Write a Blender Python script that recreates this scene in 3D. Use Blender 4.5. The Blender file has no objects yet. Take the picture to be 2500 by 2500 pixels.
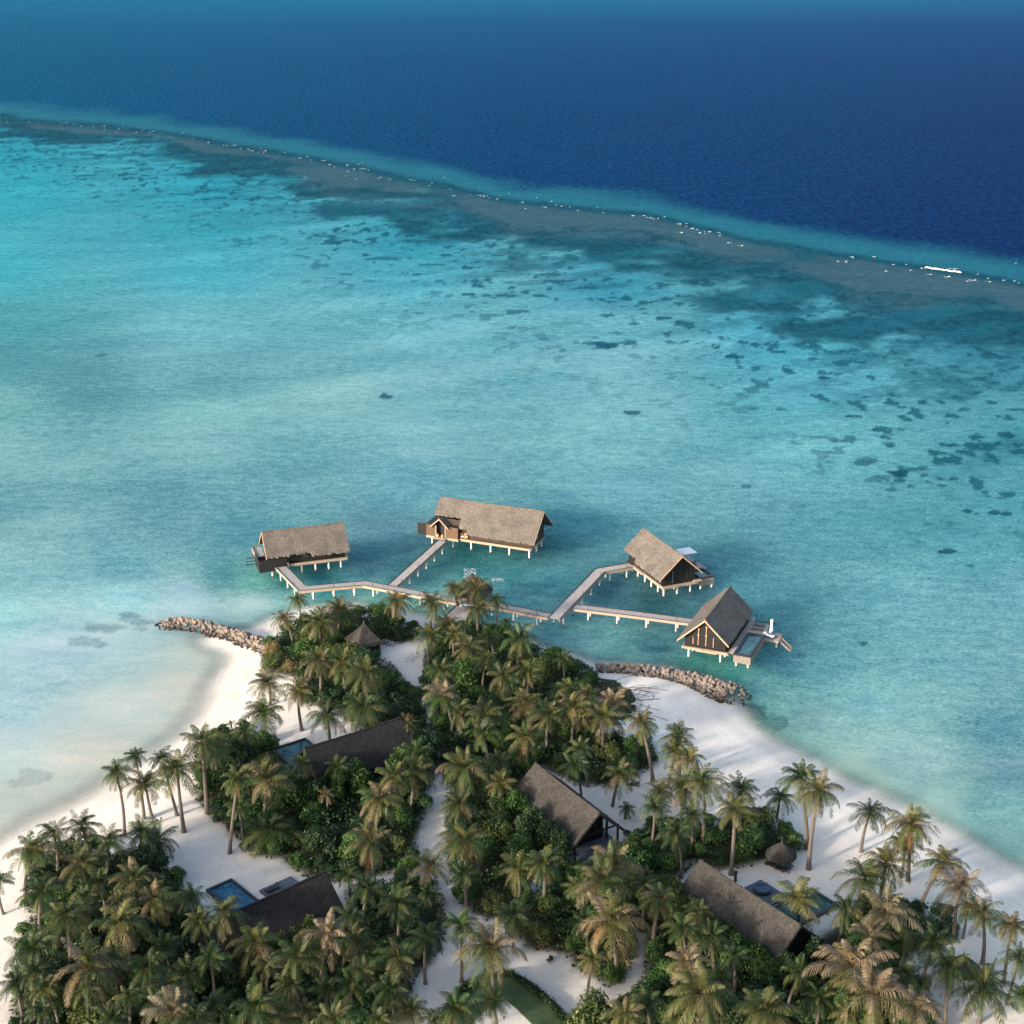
import bpy, bmesh, math, random
import numpy as np
from mathutils import Vector, Matrix
R = math.radians
random.seed(7); rng = np.random.default_rng(7)
S = bpy.context.scene
COL = S.collection

# ------------------------------------------------------------------ camera
F, CX, HOR, CH = 3800.0, 1250.0, -150.0, 120.0
PITCH = math.atan((CX - HOR) / F); CP, SP = math.cos(PITCH), math.sin(PITCH)
cam = bpy.data.objects.new('camera', bpy.data.cameras.new('camera')); COL.objects.link(cam)
cam.location = (0, 0, CH); cam.rotation_euler = (R(90) - PITCH, 0, 0)
cam.data.sensor_width = 36; cam.data.lens = 36 * F / 2500
cam.data.clip_start = 1; cam.data.clip_end = 120000
S.camera = cam
S.render.resolution_x = S.render.resolution_y = 1024

# ------------------------------------------------------------------ light
SUN_EL, SUN_DIR = R(17), Vector((-0.78, -0.62, 0)).normalized()      # the sun stands to the left and behind the camera
W = bpy.data.worlds.new('World'); S.world = W; W.use_nodes = True
nt = W.node_tree; nt.nodes.clear()
sky = nt.nodes.new('ShaderNodeTexSky'); sky.sky_type = 'NISHITA'; sky.sun_disc = False
sky.sun_elevation = SUN_EL; sky.sun_rotation = math.atan2(SUN_DIR.x, SUN_DIR.y)
sky.air_density = 1.0; sky.dust_density = 3.0; sky.ozone_density = 0.6
bg = nt.nodes.new('ShaderNodeBackground'); bg.inputs[1].default_value = 0.15
wo = nt.nodes.new('ShaderNodeOutputWorld'); nt.links.new(sky.outputs[0], bg.inputs[0]); nt.links.new(bg.outputs[0], wo.inputs[0])
sl = bpy.data.lights.new('sun', 'SUN'); sl.energy = 2.7; sl.angle = R(3.5); sl.color = (1.0, 0.88, 0.765)
so = bpy.data.objects.new('sun', sl); COL.objects.link(so)
d = Vector((SUN_DIR.x * math.cos(SUN_EL), SUN_DIR.y * math.cos(SUN_EL), math.sin(SUN_EL)))
so.rotation_euler = d.to_track_quat('Z', 'Y').to_euler()
S.view_settings.view_transform = 'Standard'; S.view_settings.look = 'None'
S.view_settings.exposure = 1.32; S.view_settings.gamma = 1.0; S.view_settings.use_curve_mapping = False
S.render.engine = 'CYCLES'
S.cycles.max_bounces = 5; S.cycles.diffuse_bounces = 2; S.cycles.glossy_bounces = 2
S.cycles.transmission_bounces = 3; S.cycles.transparent_max_bounces = 6
S.cycles.caustics_reflective = False; S.cycles.caustics_refractive = False

# ------------------------------------------------------------------ survey: photo pixel -> world point at height z
def at(x, y, z=0.0):
    dx = (x - CX) / F; dy = -(y - CX) / F
    t = (CH - z) / (SP - dy * CP)
    return (dx * t, (CP + dy * SP) * t)
def px_of(X, Y, Z=0.0):
    Zr = Z - CH
    dz = Y * CP - Zr * SP; u = Y * SP + Zr * CP
    return CX + F * X / dz, CX - F * u / dz

# ------------------------------------------------------------------ noise in numpy (world space)
def _hash(ix, iy, s):
    h = (ix.astype(np.int64) * 374761393 + iy.astype(np.int64) * 668265263 + s * 982451653) & 0xffffffff
    h = ((h ^ (h >> 13)) * 1274126177) & 0xffffffff
    return ((h ^ (h >> 16)) & 0xffff) / 65535.0
def vnoise(x, y, s=0):
    ix = np.floor(x); iy = np.floor(y); fx = x - ix; fy = y - iy
    fx = fx * fx * (3 - 2 * fx); fy = fy * fy * (3 - 2 * fy)
    a = _hash(ix, iy, s); b = _hash(ix + 1, iy, s); c = _hash(ix, iy + 1, s); e = _hash(ix + 1, iy + 1, s)
    return (a * (1 - fx) + b * fx) * (1 - fy) + (c * (1 - fx) + e * fx) * fy
def fbm(x, y, s=0, o=4):
    v = 0; a = 0.5; t = 0
    for i in range(o):
        v = v + a * vnoise(x * 2 ** i + 17 * i, y * 2 ** i - 9 * i, s + i); t += a; a *= 0.5
    return v / t
def smooth(e0, e1, x):
    t = np.clip((x - e0) / (e1 - e0), 0, 1); return t * t * (3 - 2 * t)
def lin(c):
    c = np.asarray(c, float) / 255.0
    return np.where(c <= 0.04045, c / 12.92, ((c + 0.055) / 1.055) ** 2.4)
def inpoly(px, py, poly):
    px = np.asarray(px, float); py = np.asarray(py, float); r = np.zeros(px.shape, bool)
    n = len(poly)
    for i in range(n):
        x1, y1 = poly[i]; x2, y2 = poly[(i + 1) % n]
        if y1 == y2: continue
        c = ((y1 > py) != (y2 > py)) & (px < (x2 - x1) * (py - y1) / (y2 - y1) + x1)
        r ^= c
    return r
def polydist(px, py, poly, closed=True):
    px = np.asarray(px, float); py = np.asarray(py, float)
    d = np.full(np.shape(px), 1e9); n = len(poly)
    for i in range(n if closed else n - 1):
        ax, ay = poly[i]; bx, by = poly[(i + 1) % n]
        ex, ey = bx - ax, by - ay; L = ex * ex + ey * ey + 1e-9
        t = np.clip(((px - ax) * ex + (py - ay) * ey) / L, 0, 1)
        d = np.minimum(d, np.hypot(px - ax - t * ex, py - ay - t * ey))
    return d

# ------------------------------------------------------------------ materials
def newmat(name):
    m = bpy.data.materials.new(name); m.use_nodes = True
    b = m.node_tree.nodes['Principled BSDF']; return m, m.node_tree, b
def N(nt, t, **kw):
    n = nt.nodes.new(t)
    for k, v in kw.items():
        if k in n.inputs.keys() if hasattr(n.inputs, 'keys') else False: n.inputs[k].default_value = v
        else: setattr(n, k, v)
    return n
def noise_node(nt, coord, scale, detail=4, rough=0.55, stretch=None, rot=None):
    mp = nt.nodes.new('ShaderNodeMapping')
    if stretch: mp.inputs['Scale'].default_value = stretch
    if rot is not None: mp.inputs['Rotation'].default_value = (0, 0, rot)
    nt.links.new(coord, mp.inputs[0])
    n = nt.nodes.new('ShaderNodeTexNoise'); n.inputs['Scale'].default_value = scale
    n.inputs['Detail'].default_value = detail; n.inputs['Roughness'].default_value = rough
    nt.links.new(mp.outputs[0], n.inputs['Vector']); return n.outputs[0]
def ramp(nt, fac, stops):
    r = nt.nodes.new('ShaderNodeValToRGB'); e = r.color_ramp.elements
    while len(e) > 1: e.remove(e[-1])
    e[0].position = stops[0][0]; e[0].color = (*stops[0][1], 1)
    for p, c in stops[1:]:
        q = e.new(p); q.color = (*c, 1)
    nt.links.new(fac, r.inputs[0]); return r.outputs[0]
def g3(v): return (v, v, v)
def mulc(nt, a, b, fac=1.0, mode='MULTIPLY'):
    m = nt.nodes.new('ShaderNodeMix'); m.data_type = 'RGBA'; m.blend_type = mode
    m.inputs[0].default_value = fac
    nt.links.new(a, m.inputs[6]) if not isinstance(a, tuple) else setattr(m.inputs[6], 'default_value', (*a, 1))
    nt.links.new(b, m.inputs[7]) if not isinstance(b, tuple) else setattr(m.inputs[7], 'default_value', (*b, 1))
    return m.outputs[2]
def bump(nt, b, h, strength, dist=0.1):
    n = nt.nodes.new('ShaderNodeBump'); n.inputs['Strength'].default_value = strength; n.inputs['Distance'].default_value = dist
    nt.links.new(h, n.inputs['Height']); nt.links.new(n.outputs[0], b.inputs['Normal'])
def simple(name, col, rough=0.7, var=0.25, scale=3.0, stretch=None, bmp=0.0, spec=0.3, obj=True):
    m, nt, b = newmat(name)
    tc = nt.nodes.new('ShaderNodeTexCoord')
    n = noise_node(nt, tc.outputs['Object'], scale, 5, 0.6, stretch)
    c = ramp(nt, n, [(0.25, tuple(v * (1 - var) for v in col)), (0.75, tuple(min(1, v * (1 + var)) for v in col))])
    nt.links.new(c, b.inputs['Base Color']); b.inputs['Roughness'].default_value = rough
    b.inputs['Specular IOR Level'].default_value = spec
    if bmp: bump(nt, b, n, bmp, 0.05)
    return m
def thatch_mat(name, c1, c2):
    m, nt, b = newmat(name); tc = nt.nodes.new('ShaderNodeTexCoord'); o = tc.outputs['Object']
    fine = noise_node(nt, o, 2.2, 6, 0.75, (7.0, 0.8, 0.8))
    big = noise_node(nt, o, 0.35, 4, 0.6)
    grain = noise_node(nt, o, 9.0, 3, 0.7, (3.0, 1.0, 1.0))
    c = ramp(nt, fine, [(0.3, c1), (0.7, c2)])
    c = mulc(nt, c, ramp(nt, big, [(0.3, g3(0.72)), (0.7, g3(1.15))]))
    c = mulc(nt, c, ramp(nt, grain, [(0.35, g3(0.6)), (0.65, g3(1.25))]))
    nt.links.new(c, b.inputs['Base Color']); b.inputs['Roughness'].default_value = 0.95; b.inputs['Specular IOR Level'].default_value = 0.1
    mot = noise_node(nt, o, 2.6, 4, 0.75, (1.6, 1.0, 1.0)); c2_ = mulc(nt, c, ramp(nt, mot, [(0.34, g3(0.66)), (0.5, g3(1.0)), (0.68, g3(1.42))])); nt.links.new(c2_, b.inputs['Base Color'])
    bump(nt, b, grain, 0.9, 0.15); return m
def foliage_mat(name, transl=0.25, hue=1.0):
    m, nt, b = newmat(name)
    a = nt.nodes.new('ShaderNodeAttribute'); a.attribute_name = 'Col'
    oi = nt.nodes.new('ShaderNodeObjectInfo')
    v = ramp(nt, oi.outputs['Random'], [(0, (0.56, 0.62, 0.56)), (0.5, (0.74, 0.75, 0.72)), (1, (0.92, 0.86, 0.74))])
    c = mulc(nt, a.outputs['Color'], v)
    nt.links.new(c, b.inputs['Base Color']); b.inputs['Roughness'].default_value = 0.55; b.inputs['Specular IOR Level'].default_value = 0.35
    tr = nt.nodes.new('ShaderNodeBsdfTranslucent'); nt.links.new(c, tr.inputs[0])
    mx = nt.nodes.new('ShaderNodeMixShader'); mx.inputs[0].default_value = transl
    out = nt.nodes['Material Output']
    nt.links.new(b.outputs[0], mx.inputs[1]); nt.links.new(tr.outputs[0], mx.inputs[2]); nt.links.new(mx.outputs[0], out.inputs[0])
    return m
M = {}
M['thatch'] = thatch_mat('sun_bleached_thatch', (0.108, 0.095, 0.083), (0.245, 0.217, 0.19))
M['thatch_dark'] = thatch_mat('dark_thatch', (0.036, 0.034, 0.031), (0.105, 0.096, 0.087))
M['thatch_black'] = thatch_mat('blackened_thatch', (0.016, 0.016, 0.017), (0.048, 0.047, 0.048))
M['darkwood'] = simple('dark_stained_wood', (0.045, 0.032, 0.025), 0.6, 0.4, 4, (1, 1, 6))
M['blackwood'] = simple('black_stained_wood', (0.018, 0.017, 0.017), 0.55, 0.3, 4, (1, 1, 6))
M['timber'] = simple('pale_timber', (0.35, 0.275, 0.205), 0.7, 0.25, 5, (0.5, 1, 4))
M['plank'] = simple('weathered_planks', (0.34, 0.315, 0.30), 0.75, 0.3, 1.7, (1, 1, 1))
M['post'] = simple('white_concrete', (0.66, 0.635, 0.59), 0.8, 0.08, 3)
M['tide'] = simple('wet_barnacled_concrete', (0.10, 0.085, 0.06), 0.5, 0.3, 6)
M['bark'] = simple('palm_bark', (0.12, 0.10, 0.085), 0.9, 0.35, 3, (1, 1, 5), 0.4)
M['wood_branch'] = simple('shrub_bark', (0.10, 0.08, 0.06), 0.9, 0.3, 5)
M['white'] = simple('white_canvas', (0.82, 0.82, 0.84), 0.7, 0.03, 3)
M['rope'] = simple('black_rope', (0.02, 0.02, 0.022), 0.8, 0.2, 8)
M['stonewall'] = simple('weathered_cladding', (0.23, 0.19, 0.16), 0.85, 0.5, 2.2, (1, 1, 6), 0.5)
M['rim'] = simple('dark_pool_rim', (0.025, 0.027, 0.032), 0.4, 0.3, 3)
M['cane'] = simple('orange_rattan', (0.62, 0.32, 0.16), 0.6, 0.4, 9)
M['nut'] = simple('orange_coconuts', (0.42, 0.17, 0.05), 0.6, 0.3, 6)
M['cushion'] = simple('grey_cushion', (0.10, 0.12, 0.15), 0.8, 0.2, 4)
M['metal'] = simple('bicycle_metal', (0.45, 0.45, 0.46), 0.4, 0.1, 4)
M['tyre'] = simple('bicycle_tyre', (0.03, 0.03, 0.03), 0.7, 0.1, 4)
M['red'] = simple('red_clay', (0.10, 0.022, 0.018), 0.7, 0.2, 4)
M['frond'] = foliage_mat('palm_frond', 0.22)
M['leaf'] = foliage_mat('broad_leaf', 0.20)

def water_pool(name, c1, c2):
    m, nt, b = newmat(name); tc = nt.nodes.new('ShaderNodeTexCoord')
    n = noise_node(nt, tc.outputs['Object'], 1.3, 4, 0.6)
    nt.links.new(ramp(nt, n, [(0.35, c1), (0.68, c2)]), b.inputs['Base Color'])
    b.inputs['Roughness'].default_value = 0.06; b.inputs['IOR'].default_value = 1.33; bump(nt, b, n, 0.4, 0.05); return m
M['pool'] = water_pool('pool_water', (0.008, 0.05, 0.10), (0.04, 0.17, 0.27))
M['pool_teal'] = water_pool('teal_pool_water', (0.01, 0.06, 0.08), (0.06, 0.17, 0.18))
def rock_mat(name, dry):
    m, nt, b = newmat(name); g = nt.nodes.new('ShaderNodeNewGeometry'); oi = nt.nodes.new('ShaderNodeObjectInfo')
    n = noise_node(nt, g.outputs['Position'], 1.6, 5, 0.6)
    c = ramp(nt, n, [(0.3, tuple(v * 0.55 for v in dry)), (0.7, dry)])
    r = ramp(nt, noise_node(nt, g.outputs['Position'], 0.7, 1), [(0.35, (0.8, 0.82, 0.86)), (0.65, (1.15, 1.0, 0.88))])
    c = mulc(nt, c, r)
    sx = nt.nodes.new('ShaderNodeSeparateXYZ'); nt.links.new(g.outputs['Position'], sx.inputs[0])
    wet = ramp(nt, sx.outputs['Z'], [(0.3, (0.14, 0.12, 0.10)), (1.05, (1, 1, 1))])          # tide-stained up to about 0.8 m
    c = mulc(nt, c, wet)
    nt.links.new(c, b.inputs['Base Color']); b.inputs['Roughness'].default_value = 0.85; bump(nt, b, n, 0.6, 0.1); return m
M['rock'] = rock_mat('breakwater_rock', (0.26, 0.228, 0.20))

# ------------------------------------------------------------------ mesh helpers
class MB:
    def __init__(s): s.v = []; s.f = []; s.c = []
    def add(s, vs, fs, col=None):
        o = len(s.v); s.v.extend(vs); s.f.extend([tuple(i + o for i in f) for f in fs])
        if col is not None: s.c.extend([col] * len(vs))
    def box(s, x0, x1, y0, y1, z0, z1):
        s.add([(x0, y0, z0), (x1, y0, z0), (x1, y1, z0), (x0, y1, z0), (x0, y0, z1), (x1, y0, z1), (x1, y1, z1), (x0, y1, z1)],
              [(3, 2, 1, 0), (4, 5, 6, 7), (0, 1, 5, 4), (1, 2, 6, 5), (2, 3, 7, 6), (3, 0, 4, 7)]); return s
    def prism(s, poly, z0, z1):
        n = len(poly)
        s.add([(x, y, z0) for x, y in poly] + [(x, y, z1) for x, y in poly],
              [tuple(range(n))[::-1], tuple(range(n, 2 * n))] + [(i, (i + 1) % n, (i + 1) % n + n, i + n) for i in range(n)]); return s
    def tube(s, pts, rad, k=6, cap=True):
        pts = [Vector(p) for p in pts]; n = len(pts)
        rad = rad if isinstance(rad, (list, tuple)) else [rad] * n
        vs = []
        for i, p in enumerate(pts):
            t = (pts[min(i + 1, n - 1)] - pts[max(i - 1, 0)]).normalized()
            a = t.cross(Vector((0, 0, 1)) if abs(t.z) < 0.9 else Vector((1, 0, 0))).normalized(); b = t.cross(a)
            for j in range(k):
                an = 2 * math.pi * j / k; q = p + (a * math.cos(an) + b * math.sin(an)) * rad[i]; vs.append(tuple(q))
        fs = [(i * k + j, i * k + (j + 1) % k, (i + 1) * k + (j + 1) % k, (i + 1) * k + j) for i in range(n - 1) for j in range(k)]
        if cap: fs += [tuple(range(k))[::-1], tuple(range((n - 1) * k, n * k))]
        s.add(vs, fs); return s
    def lathe(s, prof, k=24, c=(0, 0), jit=0.0):
        vs = []; fs = []
        for i, (r, z) in enumerate(prof):
            for j in range(k):
                a = 2 * math.pi * j / k; rr = r * (1 + random.uniform(-jit, jit))
                vs.append((c[0] + rr * math.cos(a), c[1] + rr * math.sin(a), z + random.uniform(-jit, jit) * 0.8))
        n = len(prof)
        fs = [(i * k + j, i * k + (j + 1) % k, (i + 1) * k + (j + 1) % k, (i + 1) * k + j) for i in range(n - 1) for j in range(k)]
        s.add(vs, fs); return s
    def mesh(s, name, mat):
        me = bpy.data.meshes.new(name); me.from_pydata([tuple(map(float, p)) for p in s.v], [], s.f)
        if s.c:
            a = me.color_attributes.new('Col', 'FLOAT_COLOR', 'POINT')
            a.data.foreach_set('color', np.concatenate([np.array(s.c, float).reshape(-1, 3), np.ones((len(s.c), 1))], 1).ravel())
        me.materials.append(mat); me.update(); return me
    def build(s, name, mat, parent=None):
        o = bpy.data.objects.new(name, s.mesh(name, mat)); COL.objects.link(o)
        if parent is not None: o.parent = parent
        return o
def npmesh(name, V, Fq, mat, col=None, smooth_=False):
    V = np.asarray(V, np.float32); Fq = np.asarray(Fq, np.int32); k = Fq.shape[1]
    me = bpy.data.meshes.new(name); me.vertices.add(len(V)); me.vertices.foreach_set('co', V.ravel())
    me.loops.add(Fq.size); me.loops.foreach_set('vertex_index', Fq.ravel())
    me.polygons.add(len(Fq)); me.polygons.foreach_set('loop_start', np.arange(0, Fq.size, k, dtype=np.int32))
    me.polygons.foreach_set('loop_total', np.full(len(Fq), k, np.int32))
    if smooth_: me.polygons.foreach_set('use_smooth', np.ones(len(Fq), bool))
    me.update(calc_edges=True)
    if col is not None:
        a = me.color_attributes.new('Col', 'FLOAT_COLOR', 'POINT')
        col = np.asarray(col, np.float32)
        if col.shape[1] == 3: col = np.concatenate([col, np.ones((len(col), 1), np.float32)], 1)
        a.data.foreach_set('color', col.ravel())
    me.materials.append(mat); return me
def tag(o, label=None, cat=None, group=None, kind=None):
    if label: o['label'] = label
    if cat: o['category'] = cat
    if group: o['group'] = group
    if kind: o['kind'] = kind
    return o
def thing(name, label, cat, loc=(0, 0, 0), rz=0.0, group=None):
    o = bpy.data.objects.new(name, None); COL.objects.link(o); o.location = loc; o.rotation_euler = (0, 0, rz)
    o.empty_display_size = 0.2
    return tag(o, label, cat, group)
def link(name, me, parent=None, loc=None):
    o = bpy.data.objects.new(name, me); COL.objects.link(o)
    if parent is not None: o.parent = parent
    if loc: o.location = loc
    return o

# ================================================================== SETTING
SHORE_PX = [(-500, 2330), (-150, 2180), (0, 2098), (60, 2058), (150, 2014), (250, 1960), (330, 1908), (400, 1864), (480, 1806), (536, 1745),
            (562, 1690), (582, 1650), (598, 1618), (596, 1590), (575, 1572), (540, 1562), (600, 1555), (655, 1540), (695, 1518), (760, 1500), (880, 1490), (960, 1500),
            (1040, 1518), (1110, 1530), (1180, 1542), (1250, 1566), (1310, 1592), (1370, 1608), (1440, 1632), (1530, 1634), (1620, 1645),
            (1700, 1668), (1745, 1700), (1762, 1725), (1790, 1765), (1850, 1805), (1930, 1850), (2030, 1905), (2140, 1960), (2250, 2015),
            (2360, 2075), (2500, 2160), (2750, 2310), (3100, 2500), (3300, 3300), (-900, 3300)]
SHORE = [at(x, y) for x, y in SHORE_PX]

VEG_PX = [
 [(637, 1625), (645, 1570), (690, 1520), (800, 1488), (920, 1478), (1030, 1525), (1012, 1550), (940, 1560), (905, 1585), (960, 1610), (1000, 1660), (1040, 1690), (1040, 1800), (970, 1790), (900, 1780), (860, 1760), (840, 1725), (790, 1715), (730, 1700), (716, 1640), (690, 1630)],
 [(530, 1770), (560, 1750), (600, 1755), (640, 1790), (680, 1805), (690, 1835), (740, 1865), (800, 1880), (860, 1885), (940, 1870), (990, 1820), (1030, 1780), (1048, 1770), (1055, 1830), (1070, 1870), (1052, 1900), (1040, 1970), (1018, 2040), (1032, 2112), (880, 2130), (800, 2140), (745, 2128), (690, 2085), (610, 2072), (560, 2015), (505, 1975), (475, 1935), (465, 1870), (480, 1800)],
 [(22, 2480), (22, 2340), (62, 2230), (62, 2130), (60, 2070), (180, 2045), (300, 2075), (380, 2090), (440, 2125), (465, 2170), (490, 2215), (560, 2235), (640, 2220), (740, 2215), (800, 2260), (850, 2230), (840, 2160), (1035, 2122), (1080, 2190), (1100, 2238), (1078, 2300), (1020, 2370), (980, 2440), (940, 2560), (22, 2560)],
 [(1035, 1575), (1060, 1508), (1200, 1518), (1300, 1562), (1380, 1588), (1458, 1628), (1450, 1700), (1480, 1790), (1590, 1790), (1610, 1840), (1560, 1880), (1490, 1908), (1420, 1905), (1380, 1885), (1320, 1862), (1270, 1905), (1290, 1960), (1350, 2040), (1420, 2075), (1380, 2095), (1290, 2150), (1250, 2212), (1190, 2232), (1125, 2195), (1100, 2140), (1084, 2050), (1088, 1950), (1092, 1890), (1050, 1850), (1040, 1760), (1035, 1700), (1030, 1625)],
 [(1380, 2095), (1460, 2075), (1500, 2060), (1540, 2025), (1600, 1995), (1700, 2005), (1800, 1970), (1850, 1962), (1920, 1997), (1968, 2040), (1945, 2068), (1880, 2082), (1830, 2100), (1740, 2112), (1700, 2090), (1650, 2140), (1690, 2210), (1760, 2270), (1700, 2300), (1560, 2260), (1548, 2330), (1525, 2385), (1480, 2395), (1405, 2350), (1375, 2312), (1290, 2300), (1238, 2265), (1252, 2205), (1300, 2155)],
 [(1500, 2560), (1495, 2440), (1560, 2405), (1572, 2310), (1585, 2255), (1680, 2190), (1760, 2240), (1850, 2290), (1930, 2290), (1985, 2275), (2030, 2240), (2100, 2185), (2200, 2178), (2325, 2225), (2345, 2285), (2225, 2305), (2215, 2370), (2290, 2430), (2310, 2560)]]
VEG = [[at(x, y, 2.2) for x, y in p] for p in VEG_PX]
def in_veg(X, Y):
    r = np.zeros(np.shape(X), bool)
    for p in VEG: r |= inpoly(X, Y, p)
    return r
def ground_z(X, Y):
    X = np.asarray(X, float); Y = np.asarray(Y, float)
    dd = polydist(X, Y, SHORE); s = np.where(inpoly(X, Y, SHORE), dd, -dd)
    return np.where(s > 0, 1.1 * (1 - np.exp(-s / 9.0)), np.maximum(s * 0.09, -2.5)), s

# --- sand island
m, nt, b = newmat('coral_sand'); geo = nt.nodes.new('ShaderNodeNewGeometry'); pos = geo.outputs['Position']
at_ = nt.nodes.new('ShaderNodeAttribute'); at_.attribute_name = 'Col'
n1 = noise_node(nt, pos, 0.12, 5, 0.6); n2 = noise_node(nt, pos, 3.5, 5, 0.7)
c = mulc(nt, at_.outputs['Color'], ramp(nt, n1, [(0.3, (0.86, 0.855, 0.85)), (0.7, (1.06, 1.05, 1.04))]))
c = mulc(nt, c, ramp(nt, n2, [(0.3, g3(0.86)), (0.7, g3(1.07))]))
n3 = noise_node(nt, pos, 0.9, 6, 0.7); c = mulc(nt, c, ramp(nt, n3, [(0.30, (0.80, 0.79, 0.77)), (0.42, g3(1.0))]))         # trampled patches
n4 = noise_node(nt, pos, 7.0, 2, 0.5); c = mulc(nt, c, ramp(nt, n4, [(0.25, (0.45, 0.38, 0.30)), (0.30, g3(1.0))]))        # scraps of leaf and coral
nt.links.new(c, b.inputs['Base Color']); b.inputs['Roughness'].default_value = 0.95; b.inputs['Specular IOR Level'].default_value = 0.1
bump(nt, b, n2, 0.5, 0.12)
M['sand'] = m
gx = np.arange(-150, 150.1, 1.0); gy = np.arange(95, 300.1, 1.0)
X, Y = np.meshgrid(gx, gy); Xf, Yf = X.ravel(), Y.ravel()
Z, sd = ground_z(Xf, Yf)
Z = Z + np.where(sd > 3, 0.25 * (fbm(Xf * 0.08, Yf * 0.08, 3) - 0.5) * np.clip(sd / 12, 0, 1), 0)
vm = in_veg(Xf, Yf)
vd = np.full(Xf.shape, 1e9)
for p in VEG: vd = np.minimum(vd, polydist(Xf, Yf, p))
vd = np.where(vm, vd, -vd) + (fbm(Xf * 0.5, Yf * 0.5, 5) - 0.5) * 2.0
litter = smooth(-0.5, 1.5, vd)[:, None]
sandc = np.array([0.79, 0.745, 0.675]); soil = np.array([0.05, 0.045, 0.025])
# fewer leaf scraps close to the shore, a little greyer on the inner paths
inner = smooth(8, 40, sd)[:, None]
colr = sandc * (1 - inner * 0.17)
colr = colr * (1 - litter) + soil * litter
tide = smooth(.8, 0, np.abs(sd - 9 - 5 * fbm(Xf * .03, Yf * .03, 8))) + smooth(.8, 0, np.abs(sd - 5 - 3 * fbm(Xf * .04, Yf * .04, 9)))
wet = (smooth(3.2, 0.3, np.abs(sd - 0.6)) * 0.14 + .07 * np.clip(tide, 0, 1) * (Xf > 0))[:, None]; colr = colr * (1 - wet)
ny, nx = X.shape; idx = np.arange(nx * ny).reshape(ny, nx)
Fq = np.stack([idx[:-1, :-1], idx[:-1, 1:], idx[1:, 1:], idx[1:, :-1]], -1).reshape(-1, 4)
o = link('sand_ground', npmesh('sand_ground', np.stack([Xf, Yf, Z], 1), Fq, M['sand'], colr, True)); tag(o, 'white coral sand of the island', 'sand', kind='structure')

# --- sea: colours of bottom and depth, with villa shade and horizon haze painted in
CREST = np.array([(-1500, 190), (-400, 255), (0, 284), (161, 298), (373, 318), (508, 341), (648, 362), (734, 380), (885, 408), (1050, 440), (1180, 470), (1275, 487), (1400, 500), (1571, 521), (1685, 548), (1850, 592), (2082, 624), (2262, 650), (2500, 690), (4000, 940)], float)
GW = np.array([(-1500, 15), (0, 25), (200, 30), (400, 22), (500, 45), (650, 30), (800, 75), (950, 55), (1080, 40), (1250, 78), (1400, 60), (1600, 50), (1750, 68), (1900, 45), (2100, 110), (2300, 85), (2500, 60), (4000, 60)], float)
KW = np.array([(-1500, 10), (0, 15), (400, 25), (550, 30), (700, 28), (850, 40), (1000, 50), (1200, 45), (1400, 55), (1600, 60), (1800, 75), (2000, 90), (2200, 50), (2400, 100), (2500, 110), (4000, 100)], float)
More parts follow.
